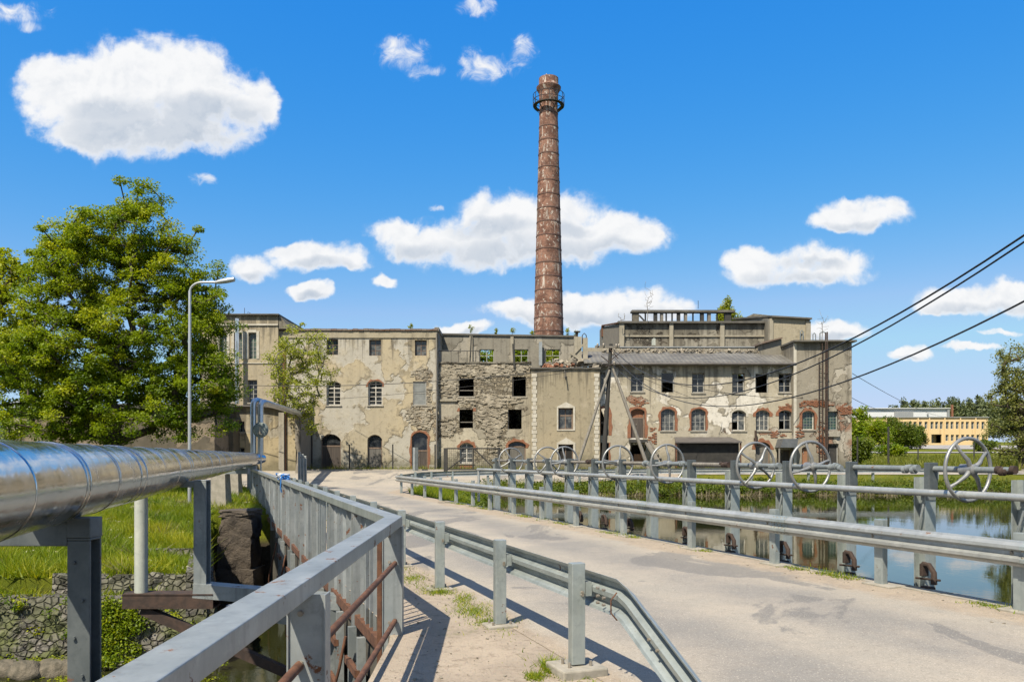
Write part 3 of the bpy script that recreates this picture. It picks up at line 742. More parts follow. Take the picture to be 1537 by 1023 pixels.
while True:
    c = Vector((-1.25, 8.4, 0))+D*s_
    if c.y > 42.2: break
    if min(abs(c.y-q) for q in py_) > .08:
        mb = MB() if k < 98 else far
        h0 = -.17 if c.y < 27 else .06
        ra = rnd.uniform(-.5,.5); d_, n_ = D*math.cos(ra)+NRM*math.sin(ra), NRM*math.cos(ra)-D*math.sin(ra)
        mb.obox(c+Vector((rnd.uniform(-.015,.015),0,(1.15+h0)/2)), d_, n_, (0,0,1), .007, rnd.choice((.017,.021,.03)), (1.15-h0)/2)
        if k < 98: mb.build('baluster', 'steel_paint', t)
        k += 1
    s_ += .205
stuff(far.build('far_balusters', 'steel_paint', t))
mb = MB(); mb.sweep([(fl(y), y, 0) for y in (8.5, 26.9)], [(-.06,-.30),(-.06,-.17),(.06,-.17),(.06,-.18),(-.045,-.18),(-.045,-.29),(.06,-.29),(.06,-.30)])
mb.build('base_channel', 'rust', t)
mb = MB(); mb.sweep([(fl(y), y, 0) for y in (27.2, 42.4)], [(-.05,.03),(-.05,.07),(.05,.07),(.05,.03)]); mb.build('base_channel', 'steel_worn', t)
# steel frames hanging under the railing above the sluice outlet
for i, y in enumerate((10.0, 11.6, 13.6, 15.8, 18.2, 20.8)):
    c = Vector((fl(y)-.10, y, 0))
    t = thing('outlet_frame', (c.x, c.y, -2.9), ['rusty steel outlet frame under the railing, closest to its corner', 'second rusty outlet frame from the railing corner, under the base channel', 'rusty outlet frame beside the pipe bracket beam', 'rusty outlet frame just past the pipe bracket beam', 'rusty outlet frame nearer the stone pier, second from it', 'rusty outlet frame closest to the stone pier'][i], 'steel frame', 'steel frames over the sluice outlet')
    for s in (-1, 1):
        mb = MB(); q = c+D*s*.33
        mb.obox(q+Vector((0,0,-1.6)), D, NRM, (0,0,1), .045, .05, 1.28); mb.build('upright', 'steel_worn', t)
    mb = MB(); mb.bar(c-D*.4+Vector((-.06,0,-.75)), c+D*.4+Vector((-.06,0,-.75)), .06, .09); mb.build('crossbar', 'rust', t)
    mb = MB(); mb.bar(c-D*.4+Vector((-.06,0,-1.35)), c+D*.4+Vector((-.06,0,-1.35)), .06, .09); mb.build('crossbar', 'rust', t)
    mb = MB(); mb.obox(c+Vector((.05,0,-1.05)), D, NRM, (0,0,1), .28, .02, .28); mb.build('plate', 'steel_dark', t)
    mb = MB(); mb.tube([c+D*.1+Vector((-.12,0,-.4)), c+D*.1+Vector((-.2,0,-.8)), c+D*.25+Vector((-.3,0,-1.3)), c+D*.5+Vector((-.3,0,-1.8))], .02, 8); mb.build('hook_rod', 'rust', t, smooth=60)
# tangled blue rope on the handrail
mb = MB(); cords = []; yb = 20.8
for k in range(6):
    g = rnd; pts = []
    c = Vector((fl(yb+k*.22), yb+k*.22, 1.31)); r0 = .10+.05*rnd.random()
    for i in range(26):
        a = i*.55; pts.append(c+D*(math.sin(a*1.3+k)*.18)+NRM*(math.cos(a)*r0)+Vector((0,0,math.sin(a*.9+k)*.07)))
    tgt = mb
    if k in (1, 4): tgt = MB(); cords.append(tgt)
    tgt.tube(pts, .017, 6)
mb.tube([(fl(yb)-.10, yb, 1.3), (fl(yb)-.12, yb, 1.05), (fl(yb)-.11, yb+.05, .92)], .02, 6)
t = thing('rope_bundle', (fl(yb), yb, 1.25), 'tangled blue rope bundle lying on the bridge handrail', 'rope')
mb.build('rope', 'rope_blue', t, smooth=60); [q_.build('pale_cord', 'rope_white', t, smooth=60) for q_ in cords]
# ------------------------------------------------------------------ crash barriers
def wprof(f):      # W-beam, f = +1 ridges to the right of the path, -1 to the left
    a = [(0,0),(.01,.025),(.075,.06),(.078,.10),(.015,.135),(.012,.175),(.078,.21),(.075,.25),(.01,.285),(0,.31)]
    b_ = [(u+.005, v) for u, v in a]
    return [(f*u, v) for u, v in b_]+[(f*u, v) for u, v in reversed(a)]
t = thing('crash_barrier', (.58, 6.8, 0), 'galvanised crash barrier seen from behind, posts toward the footpath, nearest end sloping to the ground', 'crash barrier')
DG = Vector((-.37, 1, 0)).normalized(); NG = Vector((DG.y, -DG.x, 0))
gl = lambda y: float(guard_l(y))
near = Vector((gl(6.42)+.12, 6.42, .59)); path = [near-DG*3.0+Vector((0,0,-1.35)), near-DG*1.75+Vector((0,0,-.83)), near-DG*.06+Vector((0,0,-.03)), near+DG*.05]
path += [Vector((gl(y)+.12, y, .59)) for y in (8.74, 11.1, 15.8, 20.6, 27.5, 34, 41)]
mb = MB(); mb.sweep(path, wprof(1)); rail = mb.build('rail', 'steel_galv', t, smooth=30)
for y in (11.35, 15.6, 20.2):
    mb = MB(); a_ = Vector((gl(y)+.124, y, .588)); mb.sweep([a_-DG*.17, a_+DG*.17], [(u*1.05+.004, v*1.012-.001) for u, v in wprof(1)]); sp_ = mb.build('lap_joint', 'steel_rail', rail, smooth=30)
    mb = MB()
    for o in (-.12, -.04, .04, .12):
        for v in (.05, .155, .26): c = a_+DG*o+Vector((0,0,v)); mb.tube([c-NG*.02, c+NG*(.002 if v == .155 else .0)], .012, 6)
    mb.build('bolt', 'bolt_metal', rail)
mb = MB()
for y in (6.45, 6.55): 
    for v in (.10, .155, .22): c = Vector((gl(y)+.085, y, .59+v)); mb.tube([c-NG*.075, c-NG*.05], .012, 8)
for q in (.5, .62, 1.1):
    c = near-DG*q+Vector((0,0,-.45*q+.155)); mb.tube([c-NG*.005, c+NG*.02], .012, 8)
mb.build('bolt', 'bolt_metal', rail)
c0 = near; mb = MB(); mb.tube([c0+Vector((.0,0,.20)), c0+Vector((-.05,-.02,.14)), c0+Vector((-.05,-.03,.04)), c0+Vector((0,-.02,-.02))], .006, 6); mb.build('splice_wire', 'rust', rail, smooth=60)
gy = [6.87, 8.74, 11.1, 13.4, 15.8, 18.2, 20.6, 22.9, 25.2, 27.5, 29.8, 32.1, 34.4, 36.7, 39.0, 41.0]
for i, y in enumerate(gy):
    c = Vector((gl(y), y, 0)); mb = MB()
    zb = .10 if i == 0 else .05
    mb.obox(c+Vector((0,0,(.97+zb)/2)), NG, DG, (0,0,1), .062, .045, (.97-zb)/2); p_ = mb.build('post', 'steel_galv', t, bevel=.006)
    mb = MB()
    if i == 0: mb.obox(c+Vector((.0,.02,-.04)), NG, DG, (0,0,1), .21, .20, .13)
    else: mb.obox(c+Vector((0,0,.02)), NG, DG, (0,0,1), .17, .13, .03); mb.obox(c+Vector((0,0,-.03)), NG, DG, (0,0,1), .22, .17, .045)
    mb.build('base_block', 'conc_block', p_, bevel=.015)
    if i < 5:
        mb = MB()
        for a, b_ in ((-.1,-.07),(.1,-.07),(-.1,.07),(.1,.07)):
            q = c+NG*a+DG*b_; mb.tube([q+Vector((0,0,zb-.01)), q+Vector((0,0,zb+.035))], .013, 6)
        for zc in (.72, .70): mb.tube([c-DG*.06+NG*.03+Vector((0,0,zc)), c-DG*.03+NG*.03+Vector((0,0,zc))], .015, 6)
        mb.build('bolt', 'bolt_metal', p_)
    mb = MB(); mb.obox(c+NG*.092+Vector((0,0,.745)), NG, DG, (0,0,1), .028, .05, .06); mb.build('spacer', 'steel_galv', p_)
t = thing('crash_barrier', (6.08, 9.5, 0), 'long galvanised crash barrier along the pond side of the road, double ridges facing the road', 'crash barrier')
dmx = lambda y: float(9.785-.39*y)
pts = [Vector((dmx(y)-.10, y, .575)) for y in (1, 5, 9.5, 13.6, 18.5, 25, 31, 36, 39.5)]
pts += [Vector(q) for q in ((-5.55,41.5,.575),(-5.45,43.0,.58),(-4.9,44.2,.62),(-3.7,45.2,.66),(-1.5,46.0,.7),(4,47.0,.75),(14,48.0,.8),(26,48.6,.8))]
mb = MB(); mb.sweep(pts, wprof(-1)); rail = mb.build('rail', 'steel_rail', t, smooth=30)
ry = [9.5, 11.47, 13.6, 15.9, 18.46, 20.8, 22.9, 24.95, 27, 28.7, 30.6, 32.6, 34.9, 37, 39]
mb = MB()
for y in ry:
    c = Vector((dmx(y)-.112, y, .73)); mb.tube([c-Vector((.02,0,0)), c+Vector((.02,0,0))], .024, 8)
mb.build('bolt', 'bolt_metal', rail)
DR0 = Vector((-.39, 1, 0)).normalized()
for y in (9.2, 13.3, 17.4, 21.5, 26):
    mb = MB(); a_ = Vector((dmx(y)-.105, y, .573)); mb.sweep([a_-DR0*.18, a_+DR0*.18], [(u*1.05-.004, v*1.012-.001) for u, v in wprof(-1)]); mb.build('lap_joint', 'steel_galv', rail, smooth=30)
    mb = MB()
    for o in (-.13, -.05, .05, .13):
        for v, k in ((.03,.03), (.115,.07), (.155,.02), (.195,.07), (.28,.03)):
            c = a_+DR0*o+Vector((-k-.012,0,v)); mb.tube([c, c+Vector((.02,0,0))], .012, 6)
    mb.build('bolt', 'bolt_metal', rail)
DR = Vector((-.39, 1, 0)).normalized(); NR = Vector((DR.y, -DR.x, 0))
pp = [Vector((dmx(y), y, 0)) for y in ry]+[Vector((-5.2,42.8,0)),Vector((-4.5,44.4,0)),Vector((-3.4,45.4,0)),Vector((-1.4,46.15,.05)),Vector((1.2,46.6,.06)),Vector((4,47.1,.1)),Vector((7.5,47.5,.1)),Vector((11,47.8,.1)),Vector((14.5,48.15,.15)),Vector((18,48.35,.15)),Vector((22,48.55,.15)),Vector((26,48.7,.15))]
for i, c in enumerate(pp):
    mb = MB(); mb.obox(c+Vector((0,0,.40)), NR, DR, (0,0,1), .05, .075, .57); p_ = mb.build('post', 'steel_galv' , t, bevel=.005)
    if i < 8:
        mb = MB(); mb.obox(c+Vector((.08,0,0)), NR, DR, (0,0,1), .22, .25, .05); mb.build('base_block', 'conc_block', p_, bevel=.012)
        mb = MB(); mb.obox(c-NR*.072+Vector((0,0,.73)), NR, DR, (0,0,1), .025, .045, .055); mb.build('spacer', 'rust', p_)
# ------------------------------------------------------------------ sluice rack
gz = [8.6+1.37*i for i in range(15)]
ordn = ['off the picture end', 'carrying the big wheel, nearest in the picture', 'second from the picture edge', 'third from the picture edge', 'fourth from the picture edge', 'fifth from the picture edge', 'sixth, before the shed middle', 'seventh, before the shed end', 'eighth, beside the broken stair doorway', 'ninth, in front of the timber pole', 'tenth, before the beige tower edge', 'eleventh, before the gabled doorway', 'twelfth, between the paired small wheels', 'thirteenth, before the tower quoins', 'last, beside the smallest wheel']
UP = Vector((0,0,1))
for i, y in enumerate(gz):
    c = Vector((gate_x(y), y, 0))
    t = thing('sluice_post', (c.x, c.y, -1.2), 'grey steel sluice post in the pond, '+ordn[i], 'steel post', 'steel posts of the sluice rack')
    mb = MB()
    mb.obox(c+UP*.2, DR, NR, UP, .085, .006, 1.38)
    mb.obox(c+DR*.091+UP*.2, DR, NR, UP, .006, .10, 1.38); mb.obox(c-DR*.091+UP*.2, DR, NR, UP, .006, .10, 1.38)
    mb.build('column', 'steel_galv', t)
    mb = MB(); mb.obox(c-DR*.12-NR*.02+UP*1.60, DR, NR, UP, .045, .085, .19); mb.build('bearing_box', 'steel_dark', t, bevel=.008)
    mb = MB(); mb.obox(c-DR*.06+UP*1.30, DR, NR, UP, .05, .09, .045); mb.obox(c-DR*.02+UP*1.385, DR, NR, UP, .035, .05, .04); mb.build('rail_clamp', 'steel_worn', t, bevel=.006)
    mb = MB()
    for q in range(5):
        a = c+DR*(.14+.05*q)+UP*(1.70+rnd.uniform(-.02,.02)); mb.tube([a-DR*.03, a+DR*.03], .042+.02*rnd.random(), 10)
    mb.build('coupling', 'rust_dark' if i % 4 == 1 else 'steel_worn', t, smooth=50)
    mb = MB(); z0 = .55+.25*rnd.random()
    mb.tube([c-NR*.11-DR*.08+UP*1.22, c-NR*.13+UP*(z0+.2), c-NR*.13+DR*.05+UP*z0, c-NR*.10+DR*.10+UP*(z0+.02), c+NR*.02+DR*.12+UP*(z0+.25)], .016, 6); mb.build('lock_rod', 'steel_worn', t, smooth=60)
wz = [(10.7,'largest grey handwheel, in front of the yellow building',.6),(13.47,'grey handwheel in front of the corner tower ground floor',.25),(14.8,'grey handwheel in front of the brick arched doorway by the shed',.95),(17.6,"grey handwheel in front of the shed's open end",.1),(19.7,'grey handwheel between the timber pole and its straight brace',1.4),(22.6,'grey handwheel overlapping the gabled doorway of the beige tower',.15),(23.7,'grey handwheel next to the beige tower quoins',.9),(26.5,'smallest grey handwheel, before the brick arched olive door',.5)]
for y, lab, rot in wz:
    c = Vector((gate_x(y), y, 1.70)); r = .42
    t = thing('handwheel', c, lab, 'handwheel', 'handwheels of the sluice gates')
    Mx = lambda a, rr_, o=0.0: c+NR*math.cos(a)*rr_+UP*math.sin(a)*rr_+DR*o
    mb = MB(); mb.tube([Mx(2*math.pi*k/56, r) for k in range(57)], .025, 10, caps=False); mb.build('rim', 'wheel_iron', t, smooth=60)
    for q in range(4):
        a = rot+q*math.pi/2; mb = MB()
        mb.tube([Mx(a, .05, -.05), Mx(a, .15, -.07), Mx(a+.03, .30, -.03), Mx(a, r-.01)], [.036,.03,.02,.026], 8); mb.build('spoke', 'wheel_iron', t, smooth=60)
    mb = MB(); mb.tube([c-DR*.12, c-DR*.10, c+DR*.10, c+DR*.12], [.05,.075,.075,.05], 14); mb.build('hub', 'wheel_iron', t, smooth=40)
    mb = MB(); k0 = int((y-8.6)/1.37); a = gz[k0]; b_ = gz[min(k0+1, 14)]
for i in range(14):
    a, b_ = gz[i], gz[i+1]
    pa = Vector((gate_x(a), a, 1.70))+DR*.12; pb = Vector((gate_x(b_), b_, 1.70))-DR*.14
    mb = MB(); mb.tube([pa, pb], .042 if i % 3 else .036, 12)
    tag(mb.build('drive_shaft', ('steel_worn', 'timber_grey', 'steel_worn', 'timber_grey')[i % 4] if i > 3 else 'steel_worn', at=pa, smooth=50), 'round drive shaft joining sluice posts, span '+['beyond the edge of view','through the largest wheel','between the two largest wheels','through the second largest wheel','through the third largest wheel','just after the third wheel','through the wheel before the shed end','after the shed end wheel','through the wheel by the timber pole','behind the timber pole foot','through the gabled door wheel','through the quoin wheel','left of the quoin wheel','through the smallest wheel'][i], 'shaft', 'drive shafts of the sluice rack')
mb = MB(); mb.tube([(gate_x(y)-.17, y, 1.37) for y in (4, 12, 20, 28)]+[(gate_x(29.2)-.17, 29.2, 1.36)], .05, 14)
t = thing('tube_handrail', (gate_x(12), 12, 0), 'thick grey tube handrail clamped along the sluice posts', 'handrail')
mb.build('tube', 'steel_rail', t, smooth=60)
mb = MB(); mb.tube([(gate_x(29.1)-.17, 29.1, 1.33), (gate_x(29.1)-.17, 29.1, .2)], .045, 12); mb.build('end_post', 'steel_rail', t, smooth=60)
rk = ['beside the sluice post nearest the big wheel', 'second from the picture edge', 'below the second largest wheel', 'below the third wheel', 'under the shed, by the concrete pad', 'before the shed end', 'beside the eighth sluice post', 'by the timber pole reflection', 'farthest along the dam edge']
for i, y in enumerate((9.75, 11.15, 12.5, 13.9, 15.3, 16.7, 18.9, 20.1, 21.4)):
    c = Vector((gate_x(y)-.13, y, 0))
    t = thing('ratchet_stand', (c.x, c.y, -.1), 'rusty ratchet stand on the dam edge, '+rk[i], 'rusty bracket', 'rusty ratchet stands on the dam edge')
    mb = MB(); mb.obox(c-UP*.1, DR, NR, UP, .085, .06, .16); mb.build('foot', 'rust_dark', t, bevel=.02)
    mb = MB(); mb.tube([c-DR*.10+UP*.10, c-DR*.10+UP*.26, c-DR*.02+UP*.36, c+DR*.08+UP*.36], [.045,.04,.036,.04], 8); mb.build('curved_jaw', 'rust_dark', t, smooth=40)
    mb = MB(); mb.obox(c+DR*.08+NR*.02+UP*.28, DR, NR, UP, .03, .06, .09); mb.build('face_plate', 'rust_dark', t, bevel=.012)
    mb = MB(); mb.tube([c-DR*.2+UP*.17, c+DR*.2+UP*.15], .016, 8); mb.build('pin', 'rust_dark', t)
# ------------------------------------------------------------------ heating pipe on the left
t = thing('heating_pipe', (-3.09, 4.8, 1.39), 'huge shiny silver insulated heating pipe with ring seams running beside the bridge', 'pipe')
PX = lambda y: -3.09-.283*(y-4.8)
pe = 41.5
ptsy = [1.5, 3.2, 4.75, 6.0, 7.2, 9.0, 11, 13.5, 16.5, 20, 24, 29, 35, pe]
mb = MB(); mb.tube([(PX(y)+rnd.uniform(-.006,.006), y, 1.69+rnd.uniform(-.006,.006)-(.0 if y < 35 else .0)) for y in ptsy], .30, 40)
mb.build('jacket', 'pipe_foil', t, smooth=50)
DP = Vector((-.283, 1, 0)).normalized(); NP = Vector((DP.y, -DP.x, 0))
by = [3.55, 4.45, 5.62, 5.72, 6.75, 7.75, 8.05, 9.3, 10.6, 11.8, 12.1, 13.5, 15.2, 17, 18.8, 20.8, 23, 25.4, 28, 31, 34.5, 38]
for y in by:
    mb = MB(); c = Vector((PX(y), y, 1.69)); q = DP*.018+NP*.001
    for s in (0,): mb.tube([c-DP*.012, c-DP*.007, c+DP*.007, c+DP*.012], [.3005,.3045,.3045,.3005], 40, caps=False)
    mb.build('ring_seam', 'pipe_foil', t, smooth=60)
xe = PX(pe)
ru = [Vector((X(380.5,42), 42, 0)), Vector((X(391,42), 42, 0))]
for i, c in enumerate(ru):
    zt = Z(600, 42)-.1*i
    mb = MB(); mb.tube([c+UP*1.69, c+UP*(zt-.2), c+UP*(zt-.05)+Vector((.03,.08,0)), c+UP*zt+Vector((.1,.3,0)), Vector((X(438,52)+.4*i, 52, zt-.05)), Vector((X(442,55.8)+.4*i, 55.8, zt-.1))], .155, 20); mb.build('riser', 'pipe_dull', t, smooth=50)
mb = MB(); mb.tube([(xe-.05, pe-.1, 1.69), (xe+.1, pe+.4, 1.69), (ru[1].x, 42.05, 1.69), (ru[1].x+.12, 42.2, 1.69)], [.30,.30,.26,.2], 24); mb.build('elbow', 'pipe_foil', t, smooth=60)
# pipe supports
def psup(y, label, dx, zb, w, round_=False, mt='steel_worn', single=False, arm=True):
    xc = PX(y); t = thing('pipe_support', (xc+dx, y, zb), label, 'pipe support', 'supports under the heating pipe')
    for s in ((1,) if single else (1, -1)):
        mb = MB(); x0 = xc+s*dx; zt_ = 1.26 if single else 1.50
        if round_ and s < 0: mb.tube([(x0, y, zb), (x0, y, 1.40)], w*.5, 20); mb.build('leg', 'steel_pale', t, smooth=60)
        else:
            mb.box(x0-w/2, x0+w/2, y-w/2, y-w/2+.02, zb, zt_); mb.box(x0-w/2, x0+w/2, y+w/2-.02, y+w/2, zb, zt_); mb.box(x0-.012, x0+.012, y-w/2+.02, y+w/2-.02, zb, zt_)
            mb.box(x0-w/2, x0+w/2, y-w/2, y+w/2, zt_+.002, zt_+.02)
            mb.build('leg', mt, t, bevel=.005)
    mb = MB(); mb.box(xc-(.75 if single else dx+w*.3), xc+dx-(w/2+.003), y-.08, y+.08, 1.41 if not single else 1.22, 1.50 if not single else 1.40); mb.build('arm', mt, t, bevel=.006)
    if single:
        mb = MB(); x0 = xc+dx; mb.box(x0-w/2-.004, x0+w/2+.004, y-w/2-.004, y+w/2+.004, 1.281, 1.43); mb.build('cap_plate', mt, t, bevel=.006)
        mb = MB()
        for k in range(11): mb.tube([(x0-.03*(-1)**k, y-w/2-.02, 1.1-.28*k), (x0-.03*(-1)**k, y-w/2+.005, 1.1-.28*k)], .014, 6)
        mb.build('rivet', 'steel_dark', t)
    return t
simple('steel_pale', (.42,.45,.40), (.52,.53,.46), 1.5, .6, .1, rust=.16, streak=.3)
psup(6.0, 'square dark grey riveted pipe support post with a short arm, nearest and tallest', .21, -2.9, .17, mt='steel_dark', single=True)
psup(12.0, 'two-legged pipe support on the rusty bracket beam, one leg pale and round', .46, -.17, .19, True)
for (px, y, w, lab) in ((331, 29.0, .26, 'tapered concrete pipe block on the grass near the stone pier'), (352, 36.5, .24, 'farthest concrete pipe block, under the end of the heating pipe')):
    t = thing('pipe_block', (PX(y), y, -.2), lab, 'pipe support', 'supports under the heating pipe')
    xc = X(px, y); mb = MB(); k = w*1.25
    mb.add([(xc-k,y-k,-.25),(xc+k,y-k,-.25),(xc+k,y+k,-.25),(xc-k,y+k,-.25),(xc-w,y-w,1.2),(xc+w,y-w,1.2),(xc+w,y+w,1.2),(xc-w,y+w,1.2)], [(0,3,2,1),(4,5,6,7),(0,1,5,4),(1,2,6,5),(2,3,7,6),(3,0,4,7)]); mb.build('leg', 'conc_block', t, bevel=.02)
    mb = MB(); mb.box(xc-w, PX(y)+.35, y-.12, y+.12, 1.203, 1.40); mb.build('arm', 'steel_worn', t)
# bracket beam carrying the two-legged support
t = thing('bracket_beam', (-3.0, 12.0, -.35), 'rusty brown steel bracket beam with sloping strut jutting from the bridge over the stream', 'steel beam')
mb = MB(); x0, x1 = -5.80, -4.45
mb.box(x0, x1, 11.85, 11.87, -.37, -.19); mb.box(x0, x1, 12.13, 12.15, -.37, -.19); mb.box(x0, x1, 11.84, 12.16, -.188, -.17); mb.box(x0, x1, 11.84, 12.16, -.39, -.372); mb.build('main_beam', 'rust_dark', t)
mb = MB(); mb.bar((-4.75, 12.0, -.03), (-2.55, 12.0, -.22), .30, .02); mb.bar((-4.75, 11.86, -.13), (-2.55, 11.86, -.32), .02, .2); mb.bar((-4.75, 12.14, -.13), (-2.55, 12.14, -.32), .02, .2); mb.build('upper_channel', 'steel_worn', t)
mb = MB(); mb.bar((-5.55, 11.97, -.42), (-2.5, 11.97, -1.75), .14, .13, up=(0,1,0)); mb.build('strut', 'rust_dark', t)
mb = MB(); mb.bar((-4.5, 12.6, -.55), (-2.5, 12.2, -.75), .12, .16); mb.build('cross_tie', 'steel_worn', t)
# ------------------------------------------------------------------ lamp, mirror, bollards
ly = 29.5; lx = X(284.5, ly)
t = thing('street_lamp', (lx, ly, -.1), 'tall slim grey street lamp with curved arm in front of the big tree', 'street lamp')
mb = MB(); top = Z(437, ly); arm_end = Vector((X(335,ly), ly, Z(421,ly)))
mb.tube([(lx,ly,-.05),(lx,ly,3),(lx+.01,ly,top)]+[(lx+.02+.45*(1-math.cos(a)), ly, top+.33*math.sin(a)) for a in np.linspace(.15,1.45,7)]+[(X(325,ly),ly,Z(423.5,ly))], [.065,.058,.05]+[.04]*8, 14); mb.build('pole', 'lamp_metal', t, smooth=60)
mb = MB(); a = Vector((X(322,ly),ly,Z(424,ly))); b_ = Vector((X(353,ly),ly,Z(419,ly)))
mb.tube([a, a*.75+b_*.25, a*.4+b_*.6, b_-Vector((.03,0,0)), b_], [.045,.085,.10,.09,.03], 12); mb.build('lamp_head', 'lamp_metal', t, smooth=60)
mb = MB(); mb.box(lx-.16, lx+.16, ly-.16, ly+.16, -.2, .08); mb.build('base', 'conc_block', t, bevel=.02)
my = 38.0; mx = X(391.5, my)
t = thing('traffic_mirror', (mx, my, 0), 'round traffic mirror seen from behind on a thin pole at the railing end', 'traffic mirror')
mb = MB(); mb.tube([(mx,my,-.1),(mx,my,Z(640,my))], .04, 10); mb.build('pole', 'lamp_metal', t, smooth=60)
mb = MB(); c = Vector((mx, my-.06, Z(645,my))); mb.tube([c+Vector((0,-.03,0)), c+Vector((0,-.022,0)), c, c+Vector((0,.02,0)), c+Vector((0,.03,0))], [.20,.335,.365,.375,.36], 32); disc = mb.build('disc', 'sign_back', t, smooth=40)
mb = MB(); mb.bar(c+Vector((0,-.085,-.22)), c+Vector((0,-.085,.14)), .05, .02, up=(0,1,0)); mb.tube([c+Vector((-.11,-.075,-.2)), c+Vector((-.04,-.08,-.06)), c+Vector((0,-.085,.05)), c+Vector((.04,-.08,-.06)), c+Vector((.11,-.075,-.2)), c+Vector((-.11,-.075,-.2))], .012, 6); mb.build('bracket', 'bolt_metal', disc)
for i, (px, h_, lab) in enumerate(((449.5, 678, 'pale blue-grey steel bollard by the small tree, nearest the tree trunk'), (454, 681, 'middle blue-grey steel bollard beside the small tree'), (458.5, 684, 'blue-grey steel bollard by the small tree, shortest of the three'))):
    y = 46.0+.3*i; z0 = float(height(X(px,y), y)); mb = MB()
    mb.box(X(px,y)-.07, X(px,y)+.07, y-.07, y+.07, z0-.1, Z(h_,y)); bo = tag(mb.build('bollard', 'steel_paint', at=(X(px,y),y,z0), bevel=.012), lab, 'bollard', 'steel bollards at the bend')
